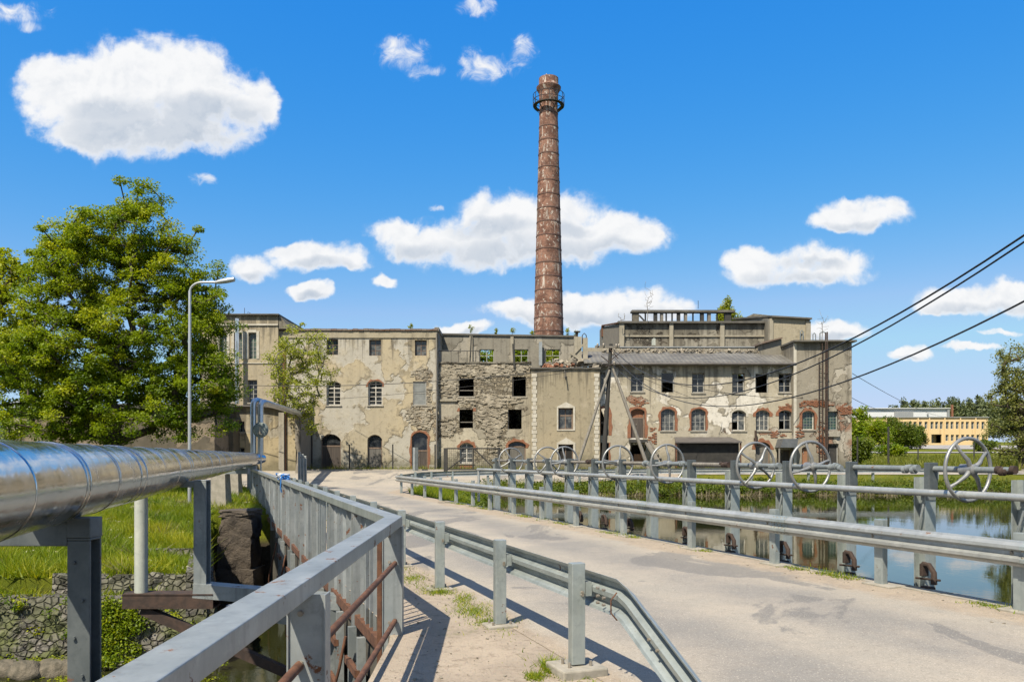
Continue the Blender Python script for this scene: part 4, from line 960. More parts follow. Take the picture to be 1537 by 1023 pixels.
# ------------------------------------------------------------------ buildings
def aloop(x0, x1, z0, z1, rise=0, n=8):
    if rise <= 0: return [(x0,z0),(x1,z0),(x1,z1),(x0,z1)]
    w = (x1-x0)/2; cx = (x0+x1)/2; Rr_ = (w*w+rise*rise)/(2*rise); cz = z1-Rr_; a0 = math.asin(min(1, w/Rr_))
    return [(x0,z0),(x1,z0)]+[(cx+Rr_*math.sin(a), cz+Rr_*math.cos(a)) for a in np.linspace(a0, -a0, n+1)]
class Bld:
    def __init__(s, name, label, at, Y, group='adjoining mill buildings', cat='building'):
        s.t = thing(name, at, label, cat, group); s.Y = Y; s.holes = []
    def W(s, px0, px1, py0, py1, rise=0):
        Y = s.Y; return aloop(X(px0,Y), X(px1,Y), Z(py1,Y), Z(py0,Y), rise/F*Y)
    def open(s, px0, px1, py0, py1, rise=0):
        l = s.W(px0, px1, py0, py1, rise); s.holes.append(l); return l
    def window(s, px0, px1, py0, py1, rise=0, cols=2, rows=3, fm='frame_white', glass='window_glass', inset=.24, fw=.075, sill='conc_block', transom=.28, name='window', broken=0, label=None):
        l = s.open(px0, px1, py0, py1, rise); Y = s.Y+inset; x0, x1 = l[0][0], l[1][0]; z0 = l[0][1]; z1 = max(q[1] for q in l)
        mb = MB(); zs = l[2][1]
        mb.box(x0, x0+fw, Y, Y+.06, z0, zs); mb.box(x1-fw, x1, Y, Y+.06, z0, zs); mb.box(x0+fw, x1-fw, Y, Y+.06, z0, z0+fw)
        top = l[2:]
        for a, b_ in zip(top[:-1], top[1:]): mb.add([(a[0],Y,a[1]),(b_[0],Y,b_[1]),(b_[0],Y,b_[1]-fw),(a[0],Y,a[1]-fw),(a[0],Y+.06,a[1]),(b_[0],Y+.06,b_[1]),(b_[0],Y+.06,b_[1]-fw),(a[0],Y+.06,a[1]-fw)], [(0,1,2,3),(3,2,6,7),(4,7,6,5),(0,4,5,1)])
        for c in range(1, cols):
            xc = x0+(x1-x0)*c/cols; mb.box(xc-fw*.42, xc+fw*.42, Y+.004, Y+.056, z0+fw, zs+(z1-zs)*.85-fw*.6)
        if transom: zt = z1-(z1-z0)*transom; mb.box(x0+fw, x1-fw, Y-.004, Y+.05, zt-fw*.5, zt+fw*.5)
        else: zt = z1
        for r in range(1, rows):
            zr = z0+(zt-z0)*r/rows; mb.box(x0+fw, x1-fw, Y+.010, Y+.045, zr-fw*.25, zr+fw*.25)
        w = mb.build(name, fm, s.t, label=label)
        if glass:
            mb = MB()
            if glass == 'window_glass' and rnd.random() < .4: glass = 'window_dusty'
            if broken:                          # some panes are gone
                n_c, n_r = cols, max(rows, 2)
                for c in range(n_c):
                    for r in range(n_r):
                        if rnd.random() < broken: continue
                        xa, xb = x0+(x1-x0)*c/n_c, x0+(x1-x0)*(c+1)/n_c; za, zb_ = z0+(zs-z0)*r/n_r, z0+(zs-z0)*(r+1)/n_r
                        mb.add([(xa,Y+.03,za),(xb,Y+.03,za),(xb,Y+.03,zb_),(xa,Y+.03,zb_)], [(0,1,2,3)])
            if not mb.v: mb.add([(x,Y+.03,z) for x, z in l], [tuple(range(len(l)))])
            mb.build('pane', glass, w)
        if sill:
            mb = MB(); mb.box(x0-.08, x1+.08, s.Y-.07, s.Y+inset-.003, z0-.09, z0-.002+.004); mb.build('sill', sill, w)
        return w
    def door(s, px0, px1, py0, py1, rise=0, leafm='door_wood', fm='frame_brown', transom_px=None, leaves=2, inset=.22, glass='window_glass', label=None):
        l = s.open(px0, px1, py0, py1, rise); Y = s.Y+inset; x0, x1 = l[0][0], l[1][0]; z0 = l[0][1]; z1 = max(q[1] for q in l); zs = l[2][1]; fw = .08
        zt = Z(transom_px, s.Y) if transom_px else zs
        mb = MB(); w = (x1-x0)/leaves
        for i in range(leaves): mb.box(x0+fw+.004+(w-fw/leaves)*i, x0+(w-fw/leaves)*(i+1)+fw*.9, Y, Y+.06, z0, zt-.05)
        d = mb.build('door', leafm, s.t, label=label)
        mb = MB(); mb.box(x0, x0+fw, Y-.02, Y+.05, z0, zs); mb.box(x1-fw, x1, Y-.02, Y+.05, z0, zs); mb.box(x0+fw, x1-fw, Y-.02, Y+.05, zt-.05, zt+.05)
        top = l[2:]
        for a, b_ in zip(top[:-1], top[1:]): mb.add([(a[0],Y-.02,a[1]),(b_[0],Y-.02,b_[1]),(b_[0],Y-.02,b_[1]-fw),(a[0],Y-.02,a[1]-fw)], [(0,1,2,3)])
        mb.build('door_frame', fm, d)
        if transom_px:
            mb = MB(); lp = [(x0,zt),(x1,zt)]+l[2:]; mb.add([(x,Y+.04,z) for x, z in lp], [tuple(range(len(lp)))]); mb.build('transom_pane', glass, d)
        mb = MB(); mb.box((x0+x1)/2-.10, (x0+x1)/2-.07, Y-.05, Y-.001, z0+.95, z0+1.1); mb.build('handle', 'bolt_metal', d)
        return d
    def brick(s, px0, px1, py0, py1, rise=0, full=False, name='brick_arch', w=.26, seed=1, m='brick_red'):
        g = random.Random(seed); l = s.W(px0, px1, py0, py1, rise); top = l[2:]
        inner = ([l[1]] if full else [(l[2][0], l[2][1]-.25)])+top+([l[0]] if full else [(l[-1][0], l[-1][1]-.25)])
        if full: ns = []; 
        pts = []
        for a, b_ in zip(inner[:-1], inner[1:]):
            k = max(1, int(math.dist(a, b_)/.28))
            for i in range(k): pts.append((a[0]+(b_[0]-a[0])*i/k, a[1]+(b_[1]-a[1])*i/k))
        pts.append(inner[-1]); cx = sum(p[0] for p in l)/len(l); out = []
        cz0 = l[2][1]-.4
        for p in pts:
            if p[1] <= l[2][1]+1e-4: nx_, nz_ = (1 if p[0] > cx else -1), 0
            else:
                dx, dz = p[0]-cx, p[1]-cz0; q = math.hypot(dx, dz); nx_, nz_ = dx/q, dz/q
            k = w*(1+g.uniform(-.45, .5)); out.append((p[0]+nx_*k, p[1]+nz_*k))
        Y = s.Y; n = len(pts); mb = MB()
        vs = [(x, Y-.022, z) for x, z in pts]+[(x, Y-.022, z) for x, z in out]+[(x, Y+.1, z) for x, z in pts]+[(x, Y+.02, z) for x, z in out]
        fs = []
        for i in range(n-1): fs += [(i,i+1,n+i+1,n+i), (n+i,n+i+1,3*n+i+1,3*n+i), (i,2*n+i,2*n+i+1,i+1)]
        mb.add(vs, fs); return mb.build(name, m, s.t)
    def wall(s, px0, px1, py0, py1, m, depth, outline=None, name='wall', inset=0.0, reveal=.34):
        Y = s.Y; x0, x1, z0, z1 = X(px0,Y)+inset, X(px1,Y)-inset, Z(py1,Y), Z(py0,Y)
        o = outline or [(x0,z0),(x1,z0),(x1,z1),(x0,z1)]
        mb = MB(); mb.holed(o, s.holes, Y, reveal)
        yb = Y+depth; zt = min(q[1] for q in o[2:])
        mb.add([(x0,Y,z0),(x0,yb,z0),(x0,yb,zt),(x0,Y,o[-1][1])], [(0,1,2,3)]); mb.add([(x1,Y,z0),(x1,Y,o[2][1]),(x1,yb,zt),(x1,yb,z0)], [(0,1,2,3)])
        mb.add([(x0,yb,z0),(x1,yb,z0),(x1,yb,zt),(x0,yb,zt)], [(0,1,2,3)])
        s.holes = []
        return mb.build(name, m, s.t)
    def part(s, name, m, fn, bevel=0, parent=None):
        mb = MB(); fn(mb); return mb.build(name, m, parent or s.t, bevel=bevel)
def gz_(px, Y): return float(height(X(px,Y), Y))
G0 = 712      # pixel row a little below the ground line at the facade
def relief(b, name, m, Y, blobs, avoid, n, seed, sx, sz, dep, course=None):
    tot = sum(q[2]*q[3] for q in blobs)
    for i, q in enumerate(blobs): relief_patch(b, name, m, Y, [q], avoid, int(n*q[2]*q[3]/tot)+1, seed+7*i, sx, sz, dep, course)
def relief_patch(b, name, m, Y, blobs, avoid, n, seed, sx, sz, dep, course=None):
    g = random.Random(seed); mb = MB(); k = 0
    area = [q[2]*q[3] for q in blobs]
    while k < n:
        cx, cy, rx, ry = g.choices(blobs, area)[0]; a = g.uniform(0, 6.283); r = g.random()**.6
        px, py = cx+rx*r*math.cos(a), cy+ry*r*math.sin(a); k += 1
        if any(x0-1.5 < px < x1+1.5 and y0-2 < py < y1+2 for x0, x1, y0, y1 in avoid): continue
        x, z = X(px, Y), Z(py, Y)
        if course: z = round(z/course)*course; x = round(x/.28)*.28+(.14 if round(z/course) % 2 else 0)
        w, h = g.uniform(*sx)/2, g.uniform(*sz)/2; d = g.uniform(*dep); t_ = 0 if course else g.uniform(-.25, .25)
        mb.obox((x, Y+.02-d/2, z), (math.cos(t_), 0, math.sin(t_)), (0, 1, 0), (-math.sin(t_), 0, math.cos(t_)), w, d/2+.02, h)
    if mb.v: mb.build(name, m, b.t, bevel=0 if course else .018)
simple('wall_stone', (.22,.19,.14), (.40,.355,.275), 1.6, .95, bump=.8, bscale=7, dist=.05)
# --- left main block
b = Bld('mill_house', 'three storey ochre plastered mill house with arched doors below and white framed windows', (X(545,60),60,.7), 60)
for a, c, d_, e in ((490,507.5,509,532.5),(554,572,509.5,533.5),(622.5,640.5,510,533.5)): b.window(a, c, d_, e, 0, 2, 3, 'frame_brown', sill=None, transom=.0, fw=.06)
b.window(490, 511.5, 572, 608, 4, 2, 4, 'frame_white', fw=.09); b.window(552.5, 574, 571, 608, 4, 2, 4, 'frame_white', fw=.09)
b.window(620, 640, 572, 607.5, 0, 1, 2, 'frame_grey', 'board_grey', inset=.06, transom=0, label='blind window boarded over in grey')
b.brick(552.5, 574, 571, 608, 4, seed=3, w=.12)
b.door(481.5, 511.5, 651, 706.5, 9, 'door_wood', 'frame_brown', 669)
b.door(551.5, 573.5, 652, 704.5, 7, 'door_grey', 'frame_brown', 672, label='weathered narrow double door with glazed upper half')
b.door(618, 642, 648, 703.5, 7, 'door_wood', 'frame_brown', 676)
b.brick(618, 642, 648, 703.5, 7, True, 'brick_surround', .14, 5)
b.wall(418, 657.5, 496, G0, 'plaster_ochre', 10)
Y = 60
b.part('roof', 'roof_slab', lambda m: m.box(X(418,Y)+.02, X(657.5,Y)-.01, Y+.01, Y+9.9, Z(497,Y), Z(494.5,Y)))
def cop(m):
    for i in range(30):
        a, c = X(418,Y)+.05+(X(656,Y)-X(418,Y))*i/30, X(418,Y)+.03+(X(656,Y)-X(418,Y))*(i+1)/30; j = rnd.uniform(-.03,.03)
        m.box(a, c, Y-.16+j*.5, Y+.05, Z(496.5,Y)+.0+j*.3, Z(494,Y)+.02+j)
b.part('coping', 'coping', cop)
b.part('cornice', 'plaster_plain', lambda m: m.box(X(418,Y), X(656.5,Y), Y-.07, Y-.002, Z(507,Y), Z(497.3,Y)))
b.part('parapet', 'concrete_old', lambda m: m.box(X(652,Y), X(657.5,Y)+.06, Y-.03, Y+9, Z(496.4,Y), Z(491,Y)))
b.part('downpipe', 'timber_grey', lambda m: m.tube([(X(655.5,Y),Y-.1,Z(500,Y)),(X(655.5,Y),Y-.1,.8)], .06, 8))
b.part('plinth', 'conc_block', lambda m: [m.box(X(a,Y), X(c,Y), Y-.05, Y-.003, .6, 1.05+rnd.uniform(-.1,.1)) for a, c in ((419,480),(513,550),(575,616),(644,656))])
relief(b, 'exposed_stone', 'wall_stone', 60, [(630,560,14,8),(634,622,24,18),(642,590,5,26),(636,642,10,12)], [(619,641,571,609),(616,644,646,706)], 260, 51, (.12,.34), (.07,.15), (.02,.07))
# --- corner house with tall narrow windows
b = Bld('corner_house', 'pale corner house with tall narrow green windows, half hidden by the big tree', (X(368,59.6),59.6,.7), 59.6)
for a, c in ((329.5,340.5),(351.5,363.5),(373,385)):
    w = b.window(a, c, 499, 538.5, 2, 2, 5, 'frame_grey', 'glass_block', sill=None, transom=.2, fw=.06)
    l = b.W(a, c, 499, 538.5)
    b.part('surround', 'render_white', lambda m: (m.box(l[0][0]-.2, l[0][0]-.003, 59.56, 59.598, l[0][1], l[2][1]+.12), m.box(l[1][0]+.003, l[1][0]+.2, 59.56, 59.598, l[0][1], l[2][1]+.12), m.box(l[0][0], l[1][0], 59.55, 59.598, l[2][1]+.003, l[2][1]+.2)), parent=w)
b.window(343, 352, 571, 604, 0, 2, 4, 'frame_grey', 'glass_block', transom=.2); b.window(372, 386, 570, 604, 0, 2, 4, 'frame_grey', 'window_glass', transom=.2)
b.wall(300, 417.8, 473, G0, 'plaster_tower', 10, inset=.01)
Y = 59.6
b.part('roof', 'roof_slab', lambda m: m.box(X(298,Y), X(419.5,Y), Y-.25, Y+10.1, Z(473,Y), Z(471.3,Y)))
b.part('string_course', 'render_white', lambda m: (m.box(X(300,Y), X(417.5,Y), Y-.09, Y-.002, Z(488.5,Y), Z(486,Y)), m.box(X(300,Y), X(417.5,Y), Y-.06, Y-.002, Z(545.5,Y), Z(544,Y))))
def slope(m):
    x0, x1 = X(418,Y)+.02, X(434,Y)
    m.add([(x0,Y+.03,Z(493,Y)),(x1,Y+.03,Z(493,Y)),(x1,Y+.03,Z(491.5,Y)),(x0,Y+.03,Z(472,Y)),(x0,Y+9.6,Z(493,Y)),(x1,Y+9.6,Z(493,Y)),(x1,Y+9.6,Z(491.5,Y)),(x0,Y+9.6,Z(472,Y))], [(0,1,2,3),(4,7,6,5),(3,2,6,7),(1,5,6,2),(0,3,7,4)])
b.part('side_gable', 'concrete_hall', slope)
b.part('flue_pipe', 'pipe_foil', lambda m: m.tube([(X(356,58.9),58.9,Z(478,58.9)),(X(356,58.9),58.9,Z(606,58.9))], .16, 16))
b.part('aerial', 'cable_black', lambda m: (m.tube([(X(367,62),62,Z(472,62)),(X(367,62),62,Z(462,62))], .02, 6), m.tube([(X(372,62),62,Z(472,62)),(X(372,62),62,Z(468,62)),(X(376,62),62,Z(470,62))], .02, 6)))
# --- low annex
b = Bld('low_annex', 'low flat roofed ochre annex between the big tree and the small tree', (X(400,56),56,.7), 56)
b.window(351, 367, 632, 648, 0, 4, 1, 'frame_grey', transom=0, fw=.05); b.window(351, 367, 671, 681, 0, 2, 1, 'frame_grey', transom=0, sill=None)
Y = 56
o = [(X(318,Y),Z(G0,Y)),(X(444,Y),Z(G0,Y)),(X(444,Y),Z(618,Y)),(X(395,Y),Z(610.5,Y)),(X(318,Y),Z(610,Y))]
b.wall(318, 444, 611, G0, 'plaster_annex', 3.5, outline=o)
b.part('roof', 'shed_roof', lambda m: m.poly_prism([(X(316,Y),Z(610,Y)),(X(395,Y),Z(610.3,Y)),(X(446,Y),Z(617.7,Y)),(X(446,Y),Z(616,Y)),(X(395,Y),Z(608.3,Y)),(X(316,Y),Z(608,Y))], Y-.35, Y+3.45))
b.part('downpipe', 'rust', lambda m: m.tube([(X(429,Y),Y-.12,Z(616,Y)),(X(429,Y),Y-.12,.6)], .06, 8))
b.part('buttress', 'concrete_old', lambda m: m.box(X(420,Y), X(428,Y), Y-.3, Y-.003, .5, Z(619,Y)))
b.part('gate', 'timber_grey', lambda m: m.add([(X(448,56),56.2,.5),(X(466,59),59,.5),(X(466,59),59,Z(622,59)),(X(448,56),56.2,Z(618,56)),(X(448,56)+.08,56.2,.5),(X(466,59)+.08,59,.5),(X(466,59)+.08,59,Z(622,59)),(X(448,56)+.08,56.2,Z(618,56))], [(0,1,2,3),(4,7,6,5),(3,2,6,7)]))
b.part('gate_post', 'timber_dark', lambda m: m.bar((X(466,59)+.1,58.9,.5),(X(466,59)+.1,58.9,Z(621,59)),.14,.14)); b.part('gate_post', 'timber_dark', lambda m: m.bar((X(447,56),56.1,.5),(X(447,56),56.1,Z(617,56)),.14,.14))
b.part('old_pipe', 'rust', lambda m: m.tube([(X(427,57.5),57.5,Z(620,57.5)),(X(427,57.5),57.5,Z(515,57.5))], .14, 10))
# dark lean-to with small arched doors left of the annex
b = Bld('lean_to_shed', 'shadowy lean-to with dark round-topped doors beside the low annex', (X(337,54.6),54.6,.6), 54.6, cat='shed')
b.door(332, 337, 668, 704, 3, 'shed_dark', 'frame_grey', leaves=1); b.door(340, 344, 668, 704, 3, 'shed_dark', 'frame_grey', leaves=1)
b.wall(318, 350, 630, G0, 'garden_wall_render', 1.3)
b.part('roof', 'roof_slab', lambda m: m.box(X(316,54.6), X(351,54.6), 54.35, 55.95, Z(630,54.6), Z(628,54.6)))
# --- ruined stone middle
Yc = 60.35
b = Bld('ruined_middle', 'ruined rubble stone middle section with black empty windows and a broken terrace on top', (X(728,Yc),Yc,.7), Yc)
for a, c, d_, e in ((688.8,711.2,565,594.5),(768.8,789.4,565,594.5),(689.5,710,614,642),(762,783,614,643.5)):
    l = b.open(a, c, d_, e); 
    m = MB(); m.box(l[0][0]+.02, l[1][0]-.02, Yc+.12, Yc+.2, l[0][1]+.42, l[0][1]+.48) if a < 720 else m.box(l[0][0]+.02, l[0][0]+.08, Yc+.12, Yc+.2, l[0][1], l[2][1]); m.build('broken_frame', 'timber_grey', b.t)
    if d_ < 600: m = MB(); m.box(l[0][0]-.1, l[1][0]+.1, Yc-.05, Yc+.1, l[0][1]-.12, l[0][1]-.003); m.build('sill', 'conc_block', b.t)
b.window(690, 710.5, 664, 695, 5, 2, 3, 'frame_white', transom=.25, fw=.1); b.brick(690, 710.5, 664, 695, 5, seed=7, w=.24)
b.door(763, 789, 662, 704, 5, 'board_olive' if 'board_olive' in MT else 'door_grey', 'frame_brown', 670); b.brick(763, 789, 662, 704, 5, seed=8, w=.2)
b.brick(690, 710, 612, 616, 0, seed=9, w=.22, name='broken_lintel')
l = b.W(690, 710.5, 696, 703); b.part('brick_patch', 'brick_red', lambda m: m.box(l[0][0], l[1][0], Yc-.015, Yc+.05, l[0][1], l[2][1]))
Y = Yc
xa, xb = X(657.6,Y)+.03, X(798,Y); top = [(xb, Z(545,Y))]
for i in range(1, 24): top.append((xb+(xa-xb)*i/24, Z(543.5+rnd.uniform(-1.3,1.6), Y)))
o = [(xa, Z(G0,Y)), (xb, Z(G0,Y))]+top+[(xa, Z(543,Y))]
b.wall(657.6, 798, 546, G0, 'rubble_stone', 9.5, outline=o, inset=.03)
b.part('terrace_floor', 'roof_slab', lambda m: m.box(xa+.05, xb-.05, Y+.02, Y+9.4, Z(547.5,Y), Z(546.2,Y)))
b.part('ledge', 'pilaster_concrete', lambda m: m.box(X(657.8,Y), X(686,Y), Y-.14, Y-.003, Z(602,Y), Z(599.5,Y)))
b.part('terrace_edge', 'concrete_hall', lambda m: [m.box(xa+(xb-xa)*i/9+.01, xa+(xb-xa)*(i+1)/9-.01, Y-.12+rnd.uniform(0,.08), Y+.3, Z(545,Y), Z(543+rnd.uniform(-.6,.6),Y)) for i in range(9)])
b.part('parapet', 'concrete_old', lambda m: (m.box(X(661,Y), X(677,Y), Y+.05, Y+.17, Z(543.5,Y), Z(527.5,Y)), m.box(X(677.4,Y), X(688,Y), Y+.05, Y+.17, Z(543.5,Y), Z(527.5,Y))))
b.part('railing', 'cable_black', lambda m: (m.tube([(X(658,Y),Y+.11,Z(526,Y)),(X(718,Y),Y+.11,Z(526,Y)),(X(727,Y),Y+.5,Z(533,Y))], .03, 6), [m.tube([(X(q,Y),Y+.11,Z(543,Y)),(X(q,Y),Y+.11,Z(526,Y))], .025, 6) for q in (677.2,688,701,714)]))
AV = [(688.5,711.5,564,595),(768.5,789.6,564,595),(689,710.5,613,643),(761.5,783.5,613,644),(688,713,660,700),(760,792,658,706)]
relief(b, 'exposed_stone', 'wall_stone', Yc, [(700,560,40,14),(760,556,36,9),(740,622,22,28),(735,600,50,8),(742,660,10,28),(672,640,12,14),(675,575,14,20)], AV, 900, 52, (.14,.45), (.07,.17), (.02,.09))
# recessed upper wall with see-through windows
Yu = 63.4; b2 = b; b.Y = Yu
for a, c in ((719.5,741.5),(772,793),(818.5,840.5)):
    l = b.open(a, c, 524, 543); m = MB(); x0, x1, z0, z1 = l[0][0], l[1][0], l[0][1], l[2][1]
    m.box(x0, x0+.06, Yu+.1, Yu+.16, z0, z1); m.box(x1-.06, x1, Yu+.1, Yu+.16, z0, z1); m.box(x0+.06, x1-.06, Yu+.1, Yu+.16, z1-.06, z1); m.box((x0+x1)/2-.03, (x0+x1)/2+.03, Yu+.1, Yu+.16, z0, z1-.06); m.box(x0+.06, x1-.06, Yu+.105, Yu+.155, (z0+z1)/2-.03, (z0+z1)/2+.03); m.build('window_frame', 'frame_grey', b.t)
mb = MB(); o = [(X(656,Yu),Z(552,Yu)),(X(866,Yu),Z(552,Yu)),(X(866,Yu),Z(506,Yu)),(X(656,Yu),Z(502.5,Yu))]
mb.holed(o, b.holes, Yu, .22); h2 = [list(reversed(l)) for l in b.holes]
tri = tessellate_polygon([[Vector((x,z,0)) for x, z in q] for q in [o]+b.holes]); fl2 = [q for l in [o]+b.holes for q in l]
mb.add([(x, Yu+.22, z) for x, z in fl2], [tuple(t_) for t_ in tri]); mb.add([(x,Yu,z) for x,z in o]+[(x,Yu+.22,z) for x,z in o], [(2,3,7,6),(1,2,6,5),(0,3,7,4)])
mb.build('upper_wall', 'concrete_old', b.t); b.holes = []
b.part('upper_coping', 'roof_slab', lambda m: m.poly_prism([(X(656,Yu),Z(502.4,Yu)),(X(866,Yu),Z(505.9,Yu)),(X(866,Yu),Z(503.5,Yu)),(X(656,Yu),Z(500,Yu))], Yu-.12, Yu+.32))
for q in (707, 768.5): b.part('upper_pilaster', 'pilaster_concrete', lambda m: m.box(X(q,Yu)-.12, X(q,Yu)+.12, Yu-.16, Yu-.003, Z(549,Yu), Z(503.6+(q-656)*.0166,Yu)))
b.part('steel_post', 'steel_paint', lambda m: m.box(X(811,Yu)-.13, X(811,Yu)+.13, Yu-.45, Yu-.25, Z(549,Yu), Z(514,Yu)))
b.part('broken_bracket', 'timber_dark', lambda m: (m.bar((X(707,Y),Y+.5,Z(503,Y)),(X(705,Y),Y+.4,Z(545,Y)),.1,.1), m.bar((X(770,Y),Y,Z(516,Y)),(X(772,Y),Y-.1,Z(552,Y)),.14,.14)))
def rub(m, px0, px1, py0, py1, Y0, Y1, n, s0, s1, seed):
    g = random.Random(seed)
    for i in range(n):
        yq = g.uniform(Y0, Y1); c = Vector((X(g.uniform(px0,px1),yq), yq, Z(g.uniform(py0,py1),yq))); s = g.uniform(s0, s1)
        q = Matrix.Rotation(g.uniform(0,3), 3, 'X') @ Matrix.Rotation(g.uniform(0,3), 3, 'Z')
        m.obox(c, q@Vector((1,0,0)), q@Vector((0,1,0)), q@Vector((0,0,1)), s, s*g.uniform(.4,.9), s*g.uniform(.3,.7))
# --- broken stair head between middle and right wing
t = thing('collapsed_stairhead', (X(868,60.6),60.6,Z(552,60.6)), 'collapsed roof corner with loose slabs, posts and rubble above the beige tower', 'ruin', 'adjoining mill buildings')
mb = MB(); rub(mb, 822, 898, 541, 552, 59.6, 62, 70, .06, .24, 3); mb.build('rubble', 'rubble', t)
mb = MB(); rub(mb, 815, 860, 547, 551, 59.4, 60.2, 30, .06, .16, 4); mb.build('brick_rubble', 'brick_red', t)
Y = 60.8
mb = MB(); mb.box(X(862,Y), X(873,Y), Y, Y+.6, Z(552,Y), Z(505,Y)); mb.box(X(875,Y), X(882,Y), Y-.1, Y+.4, Z(552,Y), Z(507,Y)); mb.bar((X(856,Y),Y-.2,Z(530,Y)),(X(882,Y),Y-.3,Z(548,Y)),.3,.18); mb.bar((X(853,Y),Y,Z(540,Y)),(X(880,Y),Y,Z(512,Y)),.18,.12); mb.box(X(862,Y)-.1, X(886,Y), Y-.25, Y+.7, Z(541,Y), Z(538,Y)); mb.build('slab', 'pilaster_concrete', t)
mb = MB(); mb.tube([(X(866,Y),Y+.1,Z(505,Y)),(X(866,Y),Y+.1,Z(497,Y))], .09, 8); mb.box(X(862,Y), X(871,Y), Y-.1, Y+.3, Z(498,Y), Z(496.8,Y)); mb.tube([(X(874,Y),Y,Z(520,Y)),(X(874,Y),Y,Z(503,Y)),(X(877,Y),Y,Z(500,Y)),(X(880,Y),Y,Z(503,Y)),(X(880,Y),Y,Z(512,Y))], .035, 6); mb.build('vent_pipe', 'rust_dark', t)
# --- beige tower block
Yd = 59.1
b = Bld('beige_tower', 'smooth beige rendered tower block with gable topped windows and pale corner quoins', (X(848,Yd),Yd,.7), Yd)
b.window(838, 860, 612, 644, 0, 2, 1, 'frame_brown', transom=.35, fw=.09, sill=None); b.window(838, 860.5, 666, 693, 0, 2, 1, 'frame_brown', 'black_void', transom=.0, sill=None)
for (a, c, d_, e, pk) in ((835.7,863,610,646,603),(835.7,863.6,664.5,695,656.5)):
    x0, x1 = X(a,Yd), X(c,Yd); i0, i1 = X(838,Yd)-.003, X(860.3,Yd)+.003; zt = Z(d_+2,Yd); zb = Z(e,Yd)
    mb = MB(); mb.box(x0, i0, Yd-.05, Yd-.003, zb, zt); mb.box(i1, x1, Yd-.05, Yd-.003, zb, zt); mb.poly_prism([(x0,zt+.003),(x1,zt+.003),(x1,zt+.1),((x0+x1)/2,Z(pk,Yd)),(x0,zt+.1)], Yd-.055, Yd-.003); mb.box(i0, i1, Yd-.05, Yd-.003, zb, zb+.1); mb.build('gable_surround', 'render_white', b.t)
b.wall(797, 900.5, 553.5, G0, 'plaster_beige', 6)
Y = Yd
b.part('roof', 'roof_slab', lambda m: m.box(X(795.5,Y), X(901.5,Y), Y-.15, Y+5.9, Z(553.5,Y), Z(551.5,Y)))
def quoin(m, px):
    if 1:
        z = .75; k = 0
        while z < Z(556,Y)-.3:
            w = .20 if k % 2 else .13; m.box(X(px,Y)-w, X(px,Y)+w, Y-.035, Y-.002, z, z+.27); z += .30; k += 1
b.part('quoin', 'render_white', lambda m: quoin(m, 802)); b.part('quoin', 'render_white', lambda m: quoin(m, 895.5))
b.part('bracket', 'timber_grey', lambda m: (m.bar((X(846,Y),Y-.6,Z(567,Y)),(X(850,Y),Y,Z(565,Y)),.08,.08), m.bar((X(847,Y),Y-.3,Z(556,Y)),(X(849,Y),Y-.2,Z(570,Y)),.06,.06)))
# --- long right wing
Ye = 60
b = Bld('right_wing', 'long right wing with grey corrugated roof, two window rows and red brick arches', (X(1046,Ye),Ye,.7), Ye)
b.window(901.5, 908.5, 559, 587.5, 0, 1, 2, 'frame_grey', transom=.25)
for i, (a, c, d_, e) in enumerate(((947,966.5,560,587.5),(992.5,1012,558.5,588.5),(1038.7,1057.8,559.5,589),(1099,1118,560,589.5),(1133.7,1153.3,560,589),(1168.8,1188.3,560,588.5))):
    if i in (1, 4):
        l = b.open(a, c, d_, e); m = MB(); x0, x1, z0, z1 = l[0][0], l[1][0], l[0][1], l[2][1]; m.box(x0, x0+.07, Ye+.1, Ye+.16, z0, z1); m.box(x1-.07, x1, Ye+.1, Ye+.16, z0, z1); m.box(x0+.07, x1-.07, Ye+.1, Ye+.16, z1-.07, z1); m.build('open_frame', 'frame_grey', b.t)
        if i == 1: m = MB(); m.add([(x0,Ye+.14,z1-.75),(x1,Ye+.14,z1-.75),(x1,Ye+.14,z1),(x0,Ye+.14,z1)], [(0,1,2,3)]); m.build('pane', 'window_glass', b.t)
    else: b.window(a, c, d_, e, 0, 2, 2, 'frame_grey', transom=.3, broken=.25 if i in (3,5) else 0)
l = b.open(901.5, 914, 612, 653, 3); b.brick(901.5, 914, 612, 653, 3, True, 'brick_surround', .2, 11); m = MB(); m.box(l[0][0], l[1][0], Ye+.15, Ye+.2, l[0][1]+.9, l[0][1]+1.0); m.box((l[0][0]+l[1][0])/2-.03, (l[0][0]+l[1][0])/2+.03, Ye+.15, Ye+.2, l[0][1], l[2][1]); m.build('broken_frame', 'frame_brown', b.t)
l = b.open(901.5, 914, 664, 697); b.brick(901.5, 914, 664, 697, 0, True, 'brick_surround', .12, 12)
b.door(947, 967.5, 613, 657, 4, 'door_wood', 'frame_brown', 627, leaves=1, glass='brick_red', label='upper doorway half bricked in'); b.brick(947, 967.5, 613, 657, 4, True, 'brick_surround', .2, 13)
l = b.open(946, 967, 667, 695); m = MB(); m.box(l[0][0]+.3, l[1][0], Ye+.2, Ye+.3, l[0][1], l[0][1]+.7); m.build('broken_panel', 'door_orange', b.t)
for k, (a, c) in enumerate(((992,1013),(1037.5,1059))): b.window(a, c, 613, 646, 5, 3, 4, 'frame_grey', transom=.2, fw=.055); b.brick(a, c, 613, 646, 5, True, 'brick_surround', .16, 20+k)
b.window(1098.5, 1119.5, 615, 646, 5, 2, 2, 'frame_white', transom=.0, broken=.2, fw=.08); b.brick(1098.5, 1119.5, 615, 646, 5, seed=23, w=.13, m='render_white')
b.window(1134.5, 1155, 615, 646, 5, 3, 4, 'frame_white', transom=.0, fw=.06); b.brick(1134.5, 1155, 615, 646, 5, seed=24, w=.18)
